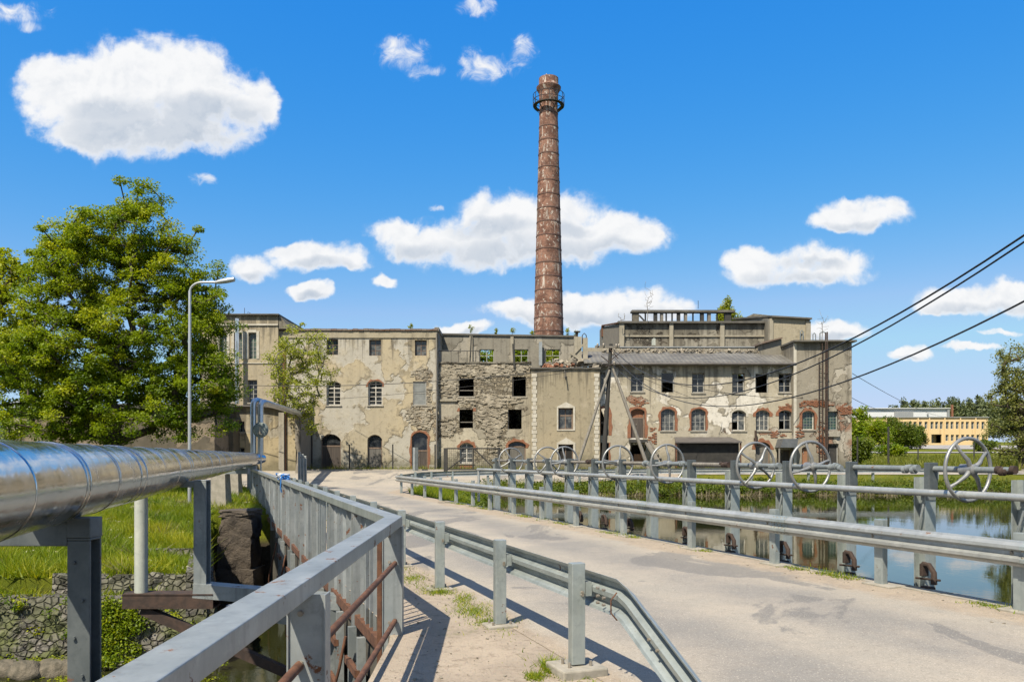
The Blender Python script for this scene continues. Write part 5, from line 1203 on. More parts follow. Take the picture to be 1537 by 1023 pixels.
b.window(1169, 1188.5, 615, 645, 4, 2, 2, 'frame_grey', transom=.0, broken=.3, fw=.08); b.brick(1169, 1188.5, 615, 645, 4, seed=25, w=.26)
b.door(1134, 1156, 663, 698, 6, 'door_grey', 'frame_brown', leaves=2); b.brick(1134, 1156, 663, 698, 6, seed=26, w=.24)
b.door(1166, 1187, 675, 698, 0, 'door_wood', 'frame_brown', leaves=2, label='plank door under the metal canopy')
b.wall(900.7, 1191.5, 545.5, G0, 'plaster_right', 9, inset=.02)
Y = Ye
def rf(m):
    y0, y1 = Y-.45, 63.4; xa, xb = X(876,Y), X(1191.5,Y)-.03; za, zb_ = Z(546.5,Y)+.12, Z(527,63.4)
    n = 40
    m.add([(xa,y0,za),(xb,y0,za),(xb,y1,zb_),(xa,y1,zb_),(xa,y0,za-.1),(xb,y0,za-.1),(xb,y1,zb_-.1),(xa,y1,zb_-.1)], [(0,1,2,3),(4,7,6,5),(0,4,5,1),(1,5,6,2),(0,3,7,4),(2,6,7,3)])
b.part('roof', 'roof_sheet', rf)
b.part('terrace', 'roof_slab', lambda m: m.box(X(902,Y)+.05, X(1191,Y)-.05, 63.92, 68.9, Z(537,63.4), Z(536,63.4)))
b.part('gutter', 'shed_roof', lambda m: m.tube([(X(902,Y),Y-.52,Z(547,Y)),(X(1191,Y),Y-.52,Z(547,Y))], .09, 8))
b.part('eave_board', 'timber_grey', lambda m: m.box(X(901,Y)+.03, X(1191,Y), Y-.38, Y-.003, Z(549,Y), Z(547,Y)))
b.part('ridge_parapet', 'pilaster_concrete', lambda m: m.box(X(880,63.4), X(1150,63.4), 63.42, 63.9, Z(535,63.4), Z(521.5,63.4)))
b.part('ridge_flashing', 'sheet_grey', lambda m: m.box(X(930,63.4), X(1150,63.4), 63.35, 63.95, Z(521.4,63.4), Z(519.8,63.4)))
b.part('roof_rubble', 'rubble', lambda m: rub(m, 905, 1150, 524, 531, 62.6, 63.35, 260, .04, .14, 6))
b.part('balcony', 'timber_dark', lambda m: (m.box(X(944,Y), X(969,Y), Y-1.0, Y-.003, Z(664,Y), Z(659.5,Y)), m.bar((X(946,Y),Y-.1,Z(676,Y)),(X(946,Y),Y-.9,Z(664,Y)),.1,.1), m.bar((X(967,Y),Y-.1,Z(676,Y)),(X(967,Y),Y-.9,Z(664,Y)),.1,.1)))
b.part('fallen_stair', 'timber_grey', lambda m: (m.bar((X(968,Y),Y-.9,Z(664,Y)),(X(990,58),57.9,Z(697,58)),.35,.12), m.bar((X(973,Y),Y-.5,Z(662,Y)),(X(995,58.5),58.4,Z(697,58.5)),.12,.2), [m.bar((X(970+3.4*i,Y),Y-.95-.2*i,Z(667+5*i,Y)),(X(973+3.4*i,Y),Y-.4-.2*i,Z(666+5*i,Y)),.2,.05) for i in range(6)]))
def canopy(m):
    m.poly_prism([(X(1163,Y),Z(671.5,Y)),(X(1193,Y)-.3,Z(671.5,Y)),(X(1189,Y),Z(658.5,Y)),(X(1167,Y),Z(658.5,Y))], Y-1.3, Y-.003)
b.part('canopy', 'canopy_metal', canopy)
b.part('canopy_post', 'timber_grey', lambda m: m.box(X(1169.5,58.8)-.05, X(1169.5,58.8)+.05, 58.75, 58.85, .6, Z(672.5,58.8)))
b.part('wall_lamp', 'rust_dark', lambda m: (m.tube([(X(1132.5,Y),Y-.3,Z(646,Y)),(X(1132.5,Y),Y-.3,Z(657,Y))], .09, 8), m.tube([(X(1132.5,Y),Y-.3,Z(657,Y)),(X(1132.5,Y),Y-.3,Z(662,Y))], .16, 8)))
relief(b, 'exposed_brick', 'brick_red', Ye, [(957,604,13,5),(1160,652,16,6),(1146,656,12,5),(978,655,5,14),(1178,609,12,4)], [(946,968.5,612,658),(1134,1156,614,700),(1168,1189,614,646)], 150, 53, (.2,.26), (.07,.085), (.02,.06), .095)
# dark shed in front of the wing
Ys = 58.2
b = Bld('dark_shed', 'low black shed with overhanging grey metal roof against the right wing', (X(1062,Ys),Ys,.7), Ys, cat='shed')
b.wall(1020, 1109, 663.5, G0, 'shed_dark', 1.7)
def shr(m):
    a, c = X(1012,Ys), X(1111,Ys)
    m.add([(a,Ys-.5,Z(664.5,Ys)),(c,Ys-.5,Z(664.5,Ys)),(c-.25,59.9,Z(657,59.9)),(a+.35,59.9,Z(657,59.9)),(a,Ys-.5,Z(662.3,Ys)),(c,Ys-.5,Z(662.3,Ys)),(c-.25,59.9,Z(655.5,59.9)),(a+.35,59.9,Z(655.5,59.9))], [(0,3,2,1),(4,5,6,7),(0,1,5,4),(1,2,6,5),(3,0,4,7),(2,3,7,6)])
b.part('roof', 'shed_roof', shr)
for px in (1013.5, 1109.5): b.part('roof_post', 'rust', lambda m: m.box(X(px,Ys)-.05, X(px,Ys)+.05, Ys-.4, Ys-.3, .6, Z(664,Ys)))
b.part('cladding', 'shed_dark', lambda m: [m.box(X(1022+i*1.75,Ys), X(1022+i*1.75,Ys)+.05, Ys-.03, Ys-.002, .7, Z(666,Ys)) for i in range(50)])
# --- corner tower
Yf = 59.5
b = Bld('corner_tower', 'flat roofed stained corner tower with rusty pipes and green glass block windows', (X(1235,Yf),Yf,.7), Yf)
b.window(1204, 1222.5, 616, 644.5, 4, 1, 1, 'frame_white', 'glass_block', transom=0, fw=.07); b.brick(1204, 1222.5, 616, 644.5, 4, True, 'brick_surround', .2, 31)
b.window(1238, 1258, 617, 645, 0, 1, 1, 'frame_grey', 'glass_block', transom=0, fw=.06, sill=None)
b.part('sill', 'conc_block', lambda m: m.box(X(1236,Yf), X(1260,Yf), Yf-.15, Yf-.003, Z(655,Yf), Z(646.5,Yf)))
b.door(1203.5, 1214.5, 670, 699, 3, 'door_orange', 'frame_brown', leaves=1); b.door(1237, 1259, 665.5, 699, 0, 'shed_dark', 'frame_grey', leaves=2)
b.wall(1191.7, 1278.5, 513.5, G0, 'plaster_corner', 9.5)
Y = Yf
b.part('roof', 'roof_slab', lambda m: m.box(X(1189.5,Y), X(1283,Y), Y-.4, Y+9.5, Z(513.5,Y), Z(511,Y)))
b.part('corner_strip', 'render_white', lambda m: m.box(X(1191.7,Y)-.03, X(1195.5,Y), Y-.03, Y-.003, .8, Z(514.5,Y)))
def sidew(m):
    xs_ = X(1191.7,Y)-.02
    vs = [(xs_,Y+.02,Z(546,Y)),(xs_,Y+.02,Z(514,Y)),(xs_-.02,65,Z(514,Y)),(xs_-.02,65,Z(546,Y))]
    m.add(vs, [(0,1,2,3)])
def sideb(m):  # the tower's low return wall behind the wing roof
    m.poly_prism([(X(1136,63.3),Z(537,63.3)),(X(1191.7,Y)-.01,Z(552,63.3)),(X(1191.7,Y)-.01,Z(511.6,63.3)),(X(1136,63.3),Z(520,63.3))], 62.2, 66)
b.part('return_wall', 'concrete_old', sideb)
b.part('return_roof', 'coping', lambda m: m.poly_prism([(X(1133,63.3),Z(520,63.3)),(X(1191.7,Y)-.03,Z(511.4,63.3)),(X(1191.7,Y)-.03,Z(509.6,63.3)),(X(1133,63.3),Z(517.3,63.3))], 61.9, 66.2))
for px, top in ((1236.5,500),(1238.9,499)): b.part('riser_pipe', 'rust_dark', lambda m: m.tube([(X(px,Y),Y-.35,.8),(X(px,Y),Y-.35,Z(top,Y))], .055, 8))
b.part('ladder', 'rust_dark', lambda m: (m.tube([(X(1227,Y),Y-.3,1.2),(X(1227,Y),Y-.3,Z(538,Y))], .035, 6), m.tube([(X(1232,Y),Y-.3,1.2),(X(1232,Y),Y-.3,Z(515,Y))], .035, 6), [m.tube([(X(1227,Y),Y-.3,1.5+.33*i),(X(1232,Y),Y-.3,1.5+.33*i)], .018, 5) for i in range(24)], [m.box(X(1235,Y), X(1240.5,Y), Y-.4, Y-.2, 1.6+2.1*i, 1.68+2.1*i) for i in range(4)]))
b.part('roof_vent', 'steel_worn', lambda m: (m.tube([(X(1224,Y),Y+.5,Z(511,Y)),(X(1224,Y),Y+.5,Z(500,Y)),(X(1226,Y),Y+.5,Z(498,Y)),(X(1228,Y),Y+.5,Z(500,Y)),(X(1228,Y),Y+.5,Z(511,Y))], .04, 6), m.tube([(X(1233,Y),Y+.3,Z(511,Y)),(X(1233,Y),Y+.3,Z(499,Y)),(X(1236,Y),Y+.1,Z(497.5,Y)),(X(1238,Y),Y-.2,Z(500,Y))], .05, 6)))
b.part('drain_box', 'conc_block', lambda m: m.box(X(1254,Y), X(1258,Y), Y-.2, Y-.003, Z(655,Y), Z(647,Y)))
relief(b, 'exposed_brick', 'brick_red', Yf, [(1266,614,11,8),(1222,606,24,5),(1233,660,7,22),(1200,648,6,10)], [(1203,1223.5,615,645),(1237.5,1258.5,616,656),(1202,1216,668,700),(1236,1260,664,700)], 260, 54, (.2,.26), (.07,.085), (.02,.07), .095)
# --- rooftop concrete hall with pergola
Yg = 68
b = Bld('rooftop_hall', 'grimy concrete hall above the right wing carrying a dark open skeleton roof', (X(1040,Yg),Yg,Z(525,Yg)), Yg)
b.wall(929, 1158, 485.5, 540, 'concrete_hall', 8)
Y = Yg
b.part('roof', 'roof_slab', lambda m: m.box(X(927,Y), X(1159,Y), Y-.35, Y+8.1, Z(485.5,Y), Z(482.5,Y)))
for a, c in ((929,936.5),(1004,1010),(1080,1086.5)):
    b.part('pilaster', 'pilaster_concrete', lambda m: m.box(X(a,Y)+.01, X(c,Y), Y-.22, Y-.003, Z(540,Y), Z(485.7,Y)))
b.part('beam', 'pilaster_concrete', lambda m: m.box(X(937,Y), X(1154,Y), Y-.1, Y-.002, Z(505.5,Y), Z(503,Y)))
def wing(m):
    x0, x1 = X(905.5,72), X(929,Y)-.01
    m.add([(x0,73,Z(540,72)),(x1,Y+.05,Z(540,Y)),(x1,Y+.05,Z(485.7,Y)),(x0,73,Z(490,72.8)),(x0,75,Z(540,72)),(x1,75,Z(540,Y)),(x1,75,Z(485.7,Y)),(x0,75,Z(490,72.8))], [(0,1,2,3),(4,7,6,5),(3,2,6,7),(0,3,7,4)])
b.part('side_wall', 'timber_grey', wing)
b.part('side_cap', 'rust', lambda m: (m.bar((X(905,72.9),72.8,Z(488.5,72.8)),(X(929,Y),Y-.05,Z(484.5,Y)),.3,.1), m.box(X(904,72.9)-.1, X(907,72.9), 72.7, 72.95, Z(505,72.8), Z(489,72.8))))
def pergtop(m):
    m.box(X(950,Y), X(1108,Y), Y+.85, Y+1.6, Z(465.5,Y), Z(463,Y)); m.box(X(951,Y), X(1106,Y), Y+.9, Y+1.5, Z(463,Y)+.003, Z(462,Y))
b.part('pergola_roof', 'roof_slab', pergtop)
for a, c, mm in ((952,962,'concrete_hall'),(985,990,'timber_dark'),(995,999,'timber_grey'),(1020.5,1025,'timber_dark'),(1031.5,1035.5,'timber_grey'),(1056,1061,'timber_dark'),(1067,1071.5,'timber_grey'),(1093,1102.5,'timber_dark')):
    b.part('pergola_post', mm, lambda m: m.box(X(a,Y), X(c,Y), Y+1.0, Y+1.4, Z(482.6,Y), Z(465.4,Y)))
for q in (972,1004,1013,1045,1082): b.part('pergola_back_post', 'timber_grey', lambda m: m.box(X(q,Y), X(q+2,Y), Y+1.42, Y+1.56, Z(482.6,Y), Z(465.4,Y)))
b.part('brace', 'timber_dark', lambda m: m.bar((X(962,Y),Y+.95,Z(470,Y)),(X(974,Y),Y+.95,Z(483,Y)),.12,.12))
b.part('satellite_box', 'steel_pale', lambda m: m.poly_prism([(X(979,66),Z(518,66)),(X(984,66),Z(518,66)),(X(984,66),Z(508,66)),(X(981,66),Z(507,66)),(X(979,66),Z(510,66))], 66, 66.4))
b.part('antenna', 'cable_black', lambda m: m.tube([(X(1048,70),70,Z(463,70)),(X(1048,70),70,Z(451,70))], .025, 5))
# --- penthouse
Yp = 66.5
b = Bld('penthouse_block', 'plain pale rooftop block with sloping flat roof beside the skeleton roof', (X(1185,Yp),Yp,Z(520,Yp)), Yp)
o = [(X(1159,Yp),Z(540,Yp)),(X(1215.5,Yp),Z(540,Yp)),(X(1215.5,Yp),Z(480,Yp)),(X(1159,Yp),Z(476.5,Yp))]
b.wall(1159, 1215.5, 481, 540, 'plaster_plain', 8, outline=o)
Y = Yp
b.part('roof', 'roof_slab', lambda m: m.add([(X(1157,Y),Y-.3,Z(476.3,Y)),(X(1217,Y),Y-.3,Z(479.8,Y)),(X(1217,Y),Y+8,Z(479.8,Y)),(X(1117,72),76,Z(479,76)),(X(1157,Y),Y-.3,Z(474,Y)),(X(1217,Y),Y-.3,Z(477.5,Y)),(X(1217,Y),Y+8,Z(477.5,Y)),(X(1117,72),76,Z(477,76))], [(0,3,2,1),(4,5,6,7),(0,1,5,4),(1,2,6,5),(3,0,4,7)]))
b.part('pilaster', 'pilaster_concrete', lambda m: m.box(X(1154.5,Y), X(1160,Y), Y-.12, Y+.3, Z(540,Y), Z(478,Y))); b.part('pilaster', 'pilaster_concrete', lambda m: m.box(X(1209,Y), X(1215.5,Y)+.05, Y-.09, Y-.003, Z(540,Y), Z(482,Y)))
b.part('side_wall', 'concrete_old', lambda m: m.add([(X(1155,Y),Y+.3,Z(515,Y)),(X(1118,74),74,Z(500,74)),(X(1118,74),74,Z(478,74)),(X(1155,Y),Y+.3,Z(476.5,Y))], [(0,1,2,3)]))
b.part('side_parapet', 'concrete_old', lambda m: m.poly_prism([(X(1115,75),Z(490,75)),(X(1160,75),Z(490,75)),(X(1160,75),Z(473.5,75)),(X(1131,75),Z(470.5,75)),(X(1115,75),Z(478,75))], 75, 75.6))
b.part('hoop', 'steel_worn', lambda m: m.tube([(X(1200,Y),Y-.2,Z(510,Y)),(X(1200,Y),Y-.2,Z(498,Y)),(X(1202,Y),Y-.2,Z(496,Y)),(X(1204,Y),Y-.2,Z(498,Y)),(X(1204,Y),Y-.2,Z(510,Y))], .05, 6))
# --- chimney
Yh = 72; cxh = X(823.5, Yh); sh = Yh/F
t = thing('brick_chimney', (cxh, Yh, .8), 'very tall tapering red brick chimney with iron bands and a balcony near its top', 'chimney')
zr = lambda py: Z(py, Yh)
rad = lambda py: (13.6+(py-165)*(22.4-13.6)/(502-165))*sh
mb = MB(); mb.lathe((cxh,Yh), [(rad(800), .5)]+[(rad(py), zr(py)) for py in (700,600,502,420,330,250,165)]+[(13.6*sh,zr(152)),(14.4*sh,zr(150.5)),(14.4*sh,zr(149)),(14.2*sh,zr(143)),(15.2*sh,zr(139)),(18.3*sh,zr(134)),(18.5*sh,zr(132)),(17,zr(131)) if False else (16.2*sh,zr(130)),(14.6*sh,zr(127.5)),(14.6*sh,zr(118.5)),(11.5*sh,zr(118)),(11.5*sh,zr(124))], 44)
mb.build('shaft', 'brick_wall', t, smooth=40)
py = 172
while py < 505:
    mb = MB(); r = rad(py); mb.lathe((cxh,Yh), [(r-.01,zr(py)-.065),(r+.03,zr(py)-.045),(r+.03,zr(py)+.045),(r-.01,zr(py)+.065)], 40); mb.build('iron_band', 'band_iron', t, smooth=40); py += 20.4
mb = MB(); z0 = zr(159)
mb.lathe((cxh,Yh), [(18*sh,z0+.02),(23.5*sh,z0+.02),(23.5*sh,z0-.03),(18*sh,z0-.03)], 32)
for k in range(10):
    a = k*math.pi/5+.2; d = Vector((math.cos(a), math.sin(a), 0)); c = Vector((cxh,Yh,0))
    mb.bar(c+d*13.8*sh+UP*(z0-.55), c+d*23*sh+UP*(z0-.05), .06, .06)
pl = mb.build('balcony', 'timber_dark', t)
mb = MB()
for h_ in (.45, .95): mb.tube([(cxh+23.2*sh*math.cos(2*math.pi*k/32), Yh+23.2*sh*math.sin(2*math.pi*k/32), z0+h_) for k in range(33)], .028, 6, caps=False)
for k in range(12):
    a = k*math.pi/6; mb.tube([(cxh+23.2*sh*math.cos(a), Yh+23.2*sh*math.sin(a), z0), (cxh+23.2*sh*math.cos(a), Yh+23.2*sh*math.sin(a), z0+.95)], .028, 6)
mb.build('railing', 'cable_black', pl)
mb = MB(); mb.tube([(cxh-.2,Yh,zr(120)),(cxh-.2,Yh,zr(111))], .05, 8); mb.build('lightning_rod', 'frame_white', t)
# --- wall behind the big tree, hall beyond
Yw = 52
t = thing('garden_building', (X(180,Yw),Yw,.4), 'long low rendered building with a flat roof edge behind the big tree', 'building')
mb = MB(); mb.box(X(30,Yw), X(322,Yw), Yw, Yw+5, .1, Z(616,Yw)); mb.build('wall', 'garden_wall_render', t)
mb = MB(); mb.box(X(26,Yw), X(173,Yw), Yw-.35, Yw+5.1, Z(616,Yw)+.003, Z(613.5,Yw)); mb.box(X(173.2,Yw), X(324,Yw), Yw-.3, Yw+5.1, Z(613.4,Yw), Z(606,Yw)); mb.build('roof', 'roof_slab', t)
mb = MB(); mb.box(X(170,Yw), X(176,Yw), Yw-.12, Yw-.003, .2, Z(616.5,Yw)); mb.build('pilaster', 'concrete_old', t)
t = thing('tiled_house', (X(75,95),95,1.2), 'distant house with grey roof glimpsed through the branches of the big tree', 'house')
mb = MB(); mb.box(X(10,95), X(120,95), 95, 104, 1, Z(612,95)); mb.build('wall', 'plaster_plain', t)
mb = MB(); xa, xb = X(2,95), X(128,95); mb.add([(xa,94.2,Z(612,95)),(xb,94.2,Z(612,95)),(xb-2,99.5,Z(583,95)),(xa+2,99.5,Z(583,95)),(xa,105,Z(612,95)),(xb,105,Z(612,95))], [(0,1,2,3),(3,2,5,4),(0,3,4),(1,5,2)]); mb.build('roof', 'sheet_grey', t)
# --- yellow institute building and white hall behind it
Yy = 190
b = Bld('yellow_building', 'distant long two storey yellow building with rows of dark windows', (X(1400,Yy),Yy,3.9), Yy, group=None)
tops = [1281,1289,1296.5,1304,1312,1320]+[1353.5,1358.5,1366,1373.5,1381.5,1390,1399,1406,1413,1422,1429,1437,1444.5,1452,1460,1467.5,1475.5]
for p_ in tops: b.window(p_-2.2, p_+2.4, 632.5, 643.5, 0, 1, 2, 'frame_white', 'glass_far', inset=.3, fw=.10, sill=None, transom=0)
for p_ in (1288,1296,1366,1421.5,1429.5,1437,1445,1452.5,1460,1468,1476): b.window(p_-2.2, p_+2.4, 652, 661.5, 0, 1, 2, 'frame_white', 'glass_far', inset=.3, fw=.10, sill=None, transom=0)
l = b.open(1398, 1413.5, 651.5, 664.5)
b.wall(1276, 1483, 626.5, 676, 'ochre_wall', 14)
mb = MB(); mb.box(l[0][0], l[1][0], Yy+2.5, Yy+2.8, l[0][1], l[2][1]); mb.build('entrance_wall', 'ochre_wall', b.t)
mb = MB(); mb.box(l[0][0]+.6, l[1][0]-.8, Yy+2.3, Yy+2.49, l[0][1], l[0][1]+1.9); mb.build('entrance_door', 'frame_white', b.t)
b.part('roof', 'sheet_grey', lambda m: m.box(X(1275,Yy), X(1484,Yy), Yy-.3, Yy+14.2, Z(626.4,Yy), Z(625.2,Yy)))
b.part('pilaster', 'ochre_wall', lambda m: [m.box(X(q,Yy)-.14, X(q,Yy)+.14, Yy-.25, Yy-.003, 3.5, Z(627,Yy)) for q in (1330,1347,1377.5,1394.5,1417.5,1441,1464)])
b = Bld('white_hall', 'far white sheet metal hall rising behind the yellow building', (X(1355,215),215,4.2), 215, group=None)
b.wall(1286, 1424, 613, 690, 'sheet_white', 18)
b.part('side_panel', 'sheet_grey', lambda m: (m.box(X(1342,215), X(1370,215), 214.7, 214.99, Z(630,215), Z(617,215)), m.box(X(1421,215), X(1424.2,215), 214.6, 214.99, Z(640,215), Z(613,215)), m.box(X(1391,215), X(1393,215), 214.7, 214.99, Z(623,215), Z(620.5,215))))
b.part('roof', 'sheet_white', lambda m: m.box(X(1284,215), X(1425,215), 214.4, 233.5, Z(613,215), Z(612,215)))
b.part('flue', 'brick_red', lambda m: m.box(X(1428.5,215), X(1431,215), 215, 215.5, 5, Z(607,215)))
# ------------------------------------------------------------------ fences at the factory foot
Yn = 57.7
for i, px in enumerate((524.5, 589.5, 653)):
    zb = .5; mb = MB(); mb.tube([(X(px,Yn),Yn,zb),(X(px,Yn),Yn,Z(666.5,Yn))], .05, 8)
    tag(mb.build('fence_post', 'timber_dark', at=(X(px,Yn),Yn,zb)), ['thin dark fence post between the wide door and the middle door', 'thin dark fence post between the middle door and the brick framed door', 'thin dark fence post where the ochre house meets the rubble wall'][i], 'fence post', 'fence posts along the mill foot')
Yn = 56.0
t = thing('steel_upright', (X(624,Yn),Yn,.7), 'pair of tall grey-blue steel uprights before the brick framed door', 'steel post')
mb = MB(); mb.box(X(619.5,Yn), X(623,Yn), Yn, Yn+.15, .4, Z(671,Yn)); mb.build('leg', 'steel_paint', t)
mb = MB(); mb.box(X(623.3,Yn), X(627.5,Yn), Yn+.02, Yn+.17, .4, Z(671,Yn)); mb.build('leg', 'steel_dark', t)
Yn = 53.0
t = thing('mesh_gate', (X(710,Yn),Yn,.4), 'tubular mesh gate with crossed braces in front of the rubble wall', 'gate')
mb = MB(); mb.box(X(669,Yn)-.13, X(669,Yn)+.13, Yn-.1, Yn+.1, .2, Z(672,Yn)); mb.build('gate_post', 'timber_dark', t); mb = MB(); mb.tube([(X(749,Yn),Yn,.2),(X(749,Yn),Yn,Z(671,Yn))], .09, 8); mb.build('gate_post', 'timber_dark', t)
mb = MB()
for a, c, d_, e in ((671,672.5,748,672.5),(671,704,748,704),(710,672,710,704),(672,704,700,683),(712,673,742,703)): mb.tube([(X(a,Yn),Yn-.02,Z(c,Yn)),(X(d_,Yn),Yn-.02,Z(e,Yn))], .045, 6)
fr = mb.build('gate_frame', 'timber_dark', t)
mb = MB()
for i in range(26): q = 672+i*3; mb.tube([(X(q,Yn),Yn,Z(704,Yn)),(X(q,Yn),Yn,Z(673,Yn))], .007, 4, caps=False)
for i in range(11): q = 674+i*3; mb.tube([(X(671,Yn),Yn,Z(q,Yn)),(X(748,Yn),Yn,Z(q,Yn))], .007, 4, caps=False)
mb.build('wire_mesh', 'timber_dark', t)
for i, (px, Yq, top_, lab) in enumerate(((1364,75,624,'dark wooden pole beside the bushes before the yellow building'),(1378,88,672,'short dark meadow post nearest the sluice posts gap'),(1287,70,655,'thin dark post at the foot of the corner tower hedge'),(1462,80,664,'dark meadow post seen through the largest handwheel'),(1501,80,664,'dark meadow post beside the edge tree'),(1360,110,668,'small far post on the edge of the car park'))):
    if i == 0: px, top_ = 1333.5, 640
    zb = float(height(X(px,Yq),Yq)); mb = MB(); mb.tube([(X(px,Yq),Yq,zb-.1),(X(px,Yq),Yq,Z(top_,Yq))], .07 if i else .1, 8)
    tag(mb.build('meadow_post', 'timber_dark', at=(X(px,Yq),Yq,zb)), lab, 'post', 'posts standing in the meadow')
# ------------------------------------------------------------------ utility pole and cables
Yq = 49.0
q = lambda px, py, dy=0: P(px, py, Yq+dy)
t = thing('utility_pole', (X(905,Yq),Yq,.2), 'leaning dark timber utility pole propped by two long grey braces', 'utility pole')
gp = lambda px, dy=0: Vector((X(px,Yq+dy),Yq+dy,float(height(X(px,Yq+dy),Yq+dy))-.2))
mb = MB(); a = q(917,516); b_ = q(906,694); d = (b_-a); mb.tube([a, b_, b_+d*.12], [.11,.155,.16], 12); mb.build('pole', 'timber_dark', t, smooth=60)
mb = MB(); a = q(915,555,-.1); b_ = q(868,694,-1.2); mb.tube([a, b_, b_+(b_-a)*.12], [.075,.10,.105], 10); mb.build('brace', 'timber_grey', t, smooth=60)
mb = MB(); a = q(920,553,-.1); b_ = q(970,694,-1.2); mb.tube([a, b_, b_+(b_-a)*.12], [.08,.115,.115], 10); mb.build('brace', 'timber_grey', t, smooth=60)
mb = MB(); mb.bar(q(893,520,-.2), q(930,521,-.2), .12, .12); ca = mb.build('crossarm', 'timber_grey', t)
mb = MB()
for px, py in ((897,519),(906,519),(925,520),(929,520),(920,532),(922,546)): c = q(px,py,-.3); mb.tube([c-UP*.05, c+UP*.1, c+UP*.16], [.05,.07,.03], 8)
mb.build('insulator', 'bolt_metal', ca)
mb = MB()
for a, c in (((915,523),(928,538)),((902,534),(914,543)),((917,540),(931,529)),((908,550),(924,545))): mb.tube([q(*a,-.25), q(*c,-.25)], .03, 6)
mb.build('ironwork', 'rust_dark', t)
def cable(label, P0, P1, sag, r=.025, n=40, group='power cables'):
    P0, P1 = Vector(P0), Vector(P1); pts = []
    for i in range(n+1):
        s = i/n; p = P0.lerp(P1, s); p.z -= sag*4*s*(1-s); pts.append(p)
    if P1.y < 15:                               # the next span runs on past the bridge, behind the viewpoint
        P2 = P1+(P1-P0)*1.2; P2.z = P1.z+1
        for i in range(1, 25):
            s = i/24; p = P1.lerp(P2, s); p.z -= sag*1.2*4*s*(1-s)*.6; pts.append(p)
    mb = MB(); mb.tube(pts, r, 6); return tag(mb.build('power_cable', 'cable_black', at=P0, smooth=60), label, 'cable', group)
cable('thick upper black cable sagging from the timber pole and rising past the corner tower', q(920,524), (10,10,7.25), 3.25, .021)
cable('thick black cable just under the topmost one, rising past the corner tower', q(920,548), (9.5,8,7.25), 3.25, .018)
cable('lowest thick black cable crossing the corner tower above its glass block windows', q(918,530), (9,10,5.25), 3.0, .018)
cable('black cable from the timber pole across the rubble wall to the small tree', q(912,545), P(338,577,53), .55, .024)
cable('thin cable across the ochre house just below the longer one', q(914,548), P(510,598,58.5), .25, .014)
cable('thin slack cable over the right wing between the window rows', q(922,552), P(1205,597,59), .5, .018)
cable('hair thin wire descending over the right wing toward its canopy', q(922,548), P(1080,612,59.3), .1, .012)
cable('thin wire leaving the corner tower toward the yellow building roof', P(1279,597,59.6), P(1352,614,120), .6, .02)
cable('thin sloping wire high in the sky right of the corner tower', P(1279,560,59.6), P(1432,626,180), 1.0, .022)
SAT, VAL, HUE, SKY, EXPO = 1.35, 1.0, .5, .075, 0.86; CW = .97/(SKY*2**EXPO)
# ------------------------------------------------------------------ trees and plants
def E(px, py, rx, ry, Y, rz=None):
    s = Y/F; return ((X(px,Y), Y+(rz or 0), Z(py,Y)), (rx*s, (rx+ry)*.5*s, ry*s))
Yt = 37.0
def gr(px, Y): return (X(px,Y), Y, float(height(X(px,Y),Y))-.05)
tree('oak_tree', 'big spreading broadleaf tree with fresh green crown beside the street lamp', 'tree', gr(172,Yt), (X(172,Yt),Yt,Z(625,Yt)),
     [E(200,305,44,44,Yt),E(185,350,80,52,Yt),E(140,400,90,55,Yt),E(110,370,44,34,Yt),E(270,350,30,36,Yt),E(245,400,60,50,Yt),E(85,390,34,60,Yt),E(95,450,66,60,Yt),E(110,530,105,80,Yt),E(230,480,100,75,Yt),E(300,420,32,50,Yt),E(318,480,38,50,Yt),E(325,560,34,66,Yt),E(290,570,60,60,Yt),E(40,560,60,70,Yt),E(150,600,90,40,Yt),E(60,625,70,34,Yt),E(130,648,66,20,Yt),E(240,640,50,24,Yt),E(285,636,56,28,Yt),E(330,620,24,30,Yt),E(215,570,80,50,Yt),E(170,632,56,22,35.6),E(250,618,50,26,35.8),E(95,615,60,34,36),E(120,652,80,14,Yt),E(235,650,60,14,Yt),E(50,650,60,18,Yt)],
     1150, 225, (.48,.48,.28), .105, 'leaf_oak', 21, .36, shell=.28, tip=.014)
tree('maple_tree', 'yellow-green tree at the picture edge behind the big tree', 'tree', gr(-40,43), (X(-30,43),43,Z(560,43)),
     [E(-15,420,52,55,43),E(-20,500,70,75,43),E(15,570,40,60,43),E(10,395,25,25,43)], 170, 130, (.6,.6,.4), .17, 'leaf_yellow', 31, .28, shell=.2)
tree('young_tree', 'small loose light green tree growing before the pale corner house', 'tree', gr(447,54), (X(447,54),54,Z(600,54)),
     [E(452,520,36,34,54),E(425,545,30,34,54),E(475,560,30,40,54),E(445,590,36,45,54),E(470,520,24,26,54),E(462,630,16,30,54)], 230, 46, (.42,.42,.30), .13, 'leaf_light', 41, .16, 'bark_pale', shell=.3, tip=.014)
tree('poplar_tree', 'pointed poplar top showing behind the skeleton roof', 'tree', (X(1093,90),90,1.2), (X(1093,90),90,Z(560,90)),
     [E(1092,465,9,24,90),E(1090,485,14,26,90),E(1100,500,12,26,90),E(1093,540,18,60,90)], 190, 170, (.5,.5,.85), .22, 'leaf_light', 51, .3)
tree('willow_tree', 'large olive green tree at the pond edge, cut by the picture border', 'tree', gr(1535,58), (X(1533,58),58,Z(640,58)),
     [E(1540,560,40,50,58),E(1525,600,40,50,58),E(1515,650,34,46,58),E(1560,620,50,80,58),E(1492,590,14,18,58),E(1502,562,18,24,58),E(1484,610,8,14,58),E(1520,535,20,22,58)], 250, 100, (.6,.6,.5), .14, 'leaf_willow', 61, .32, shell=.2)
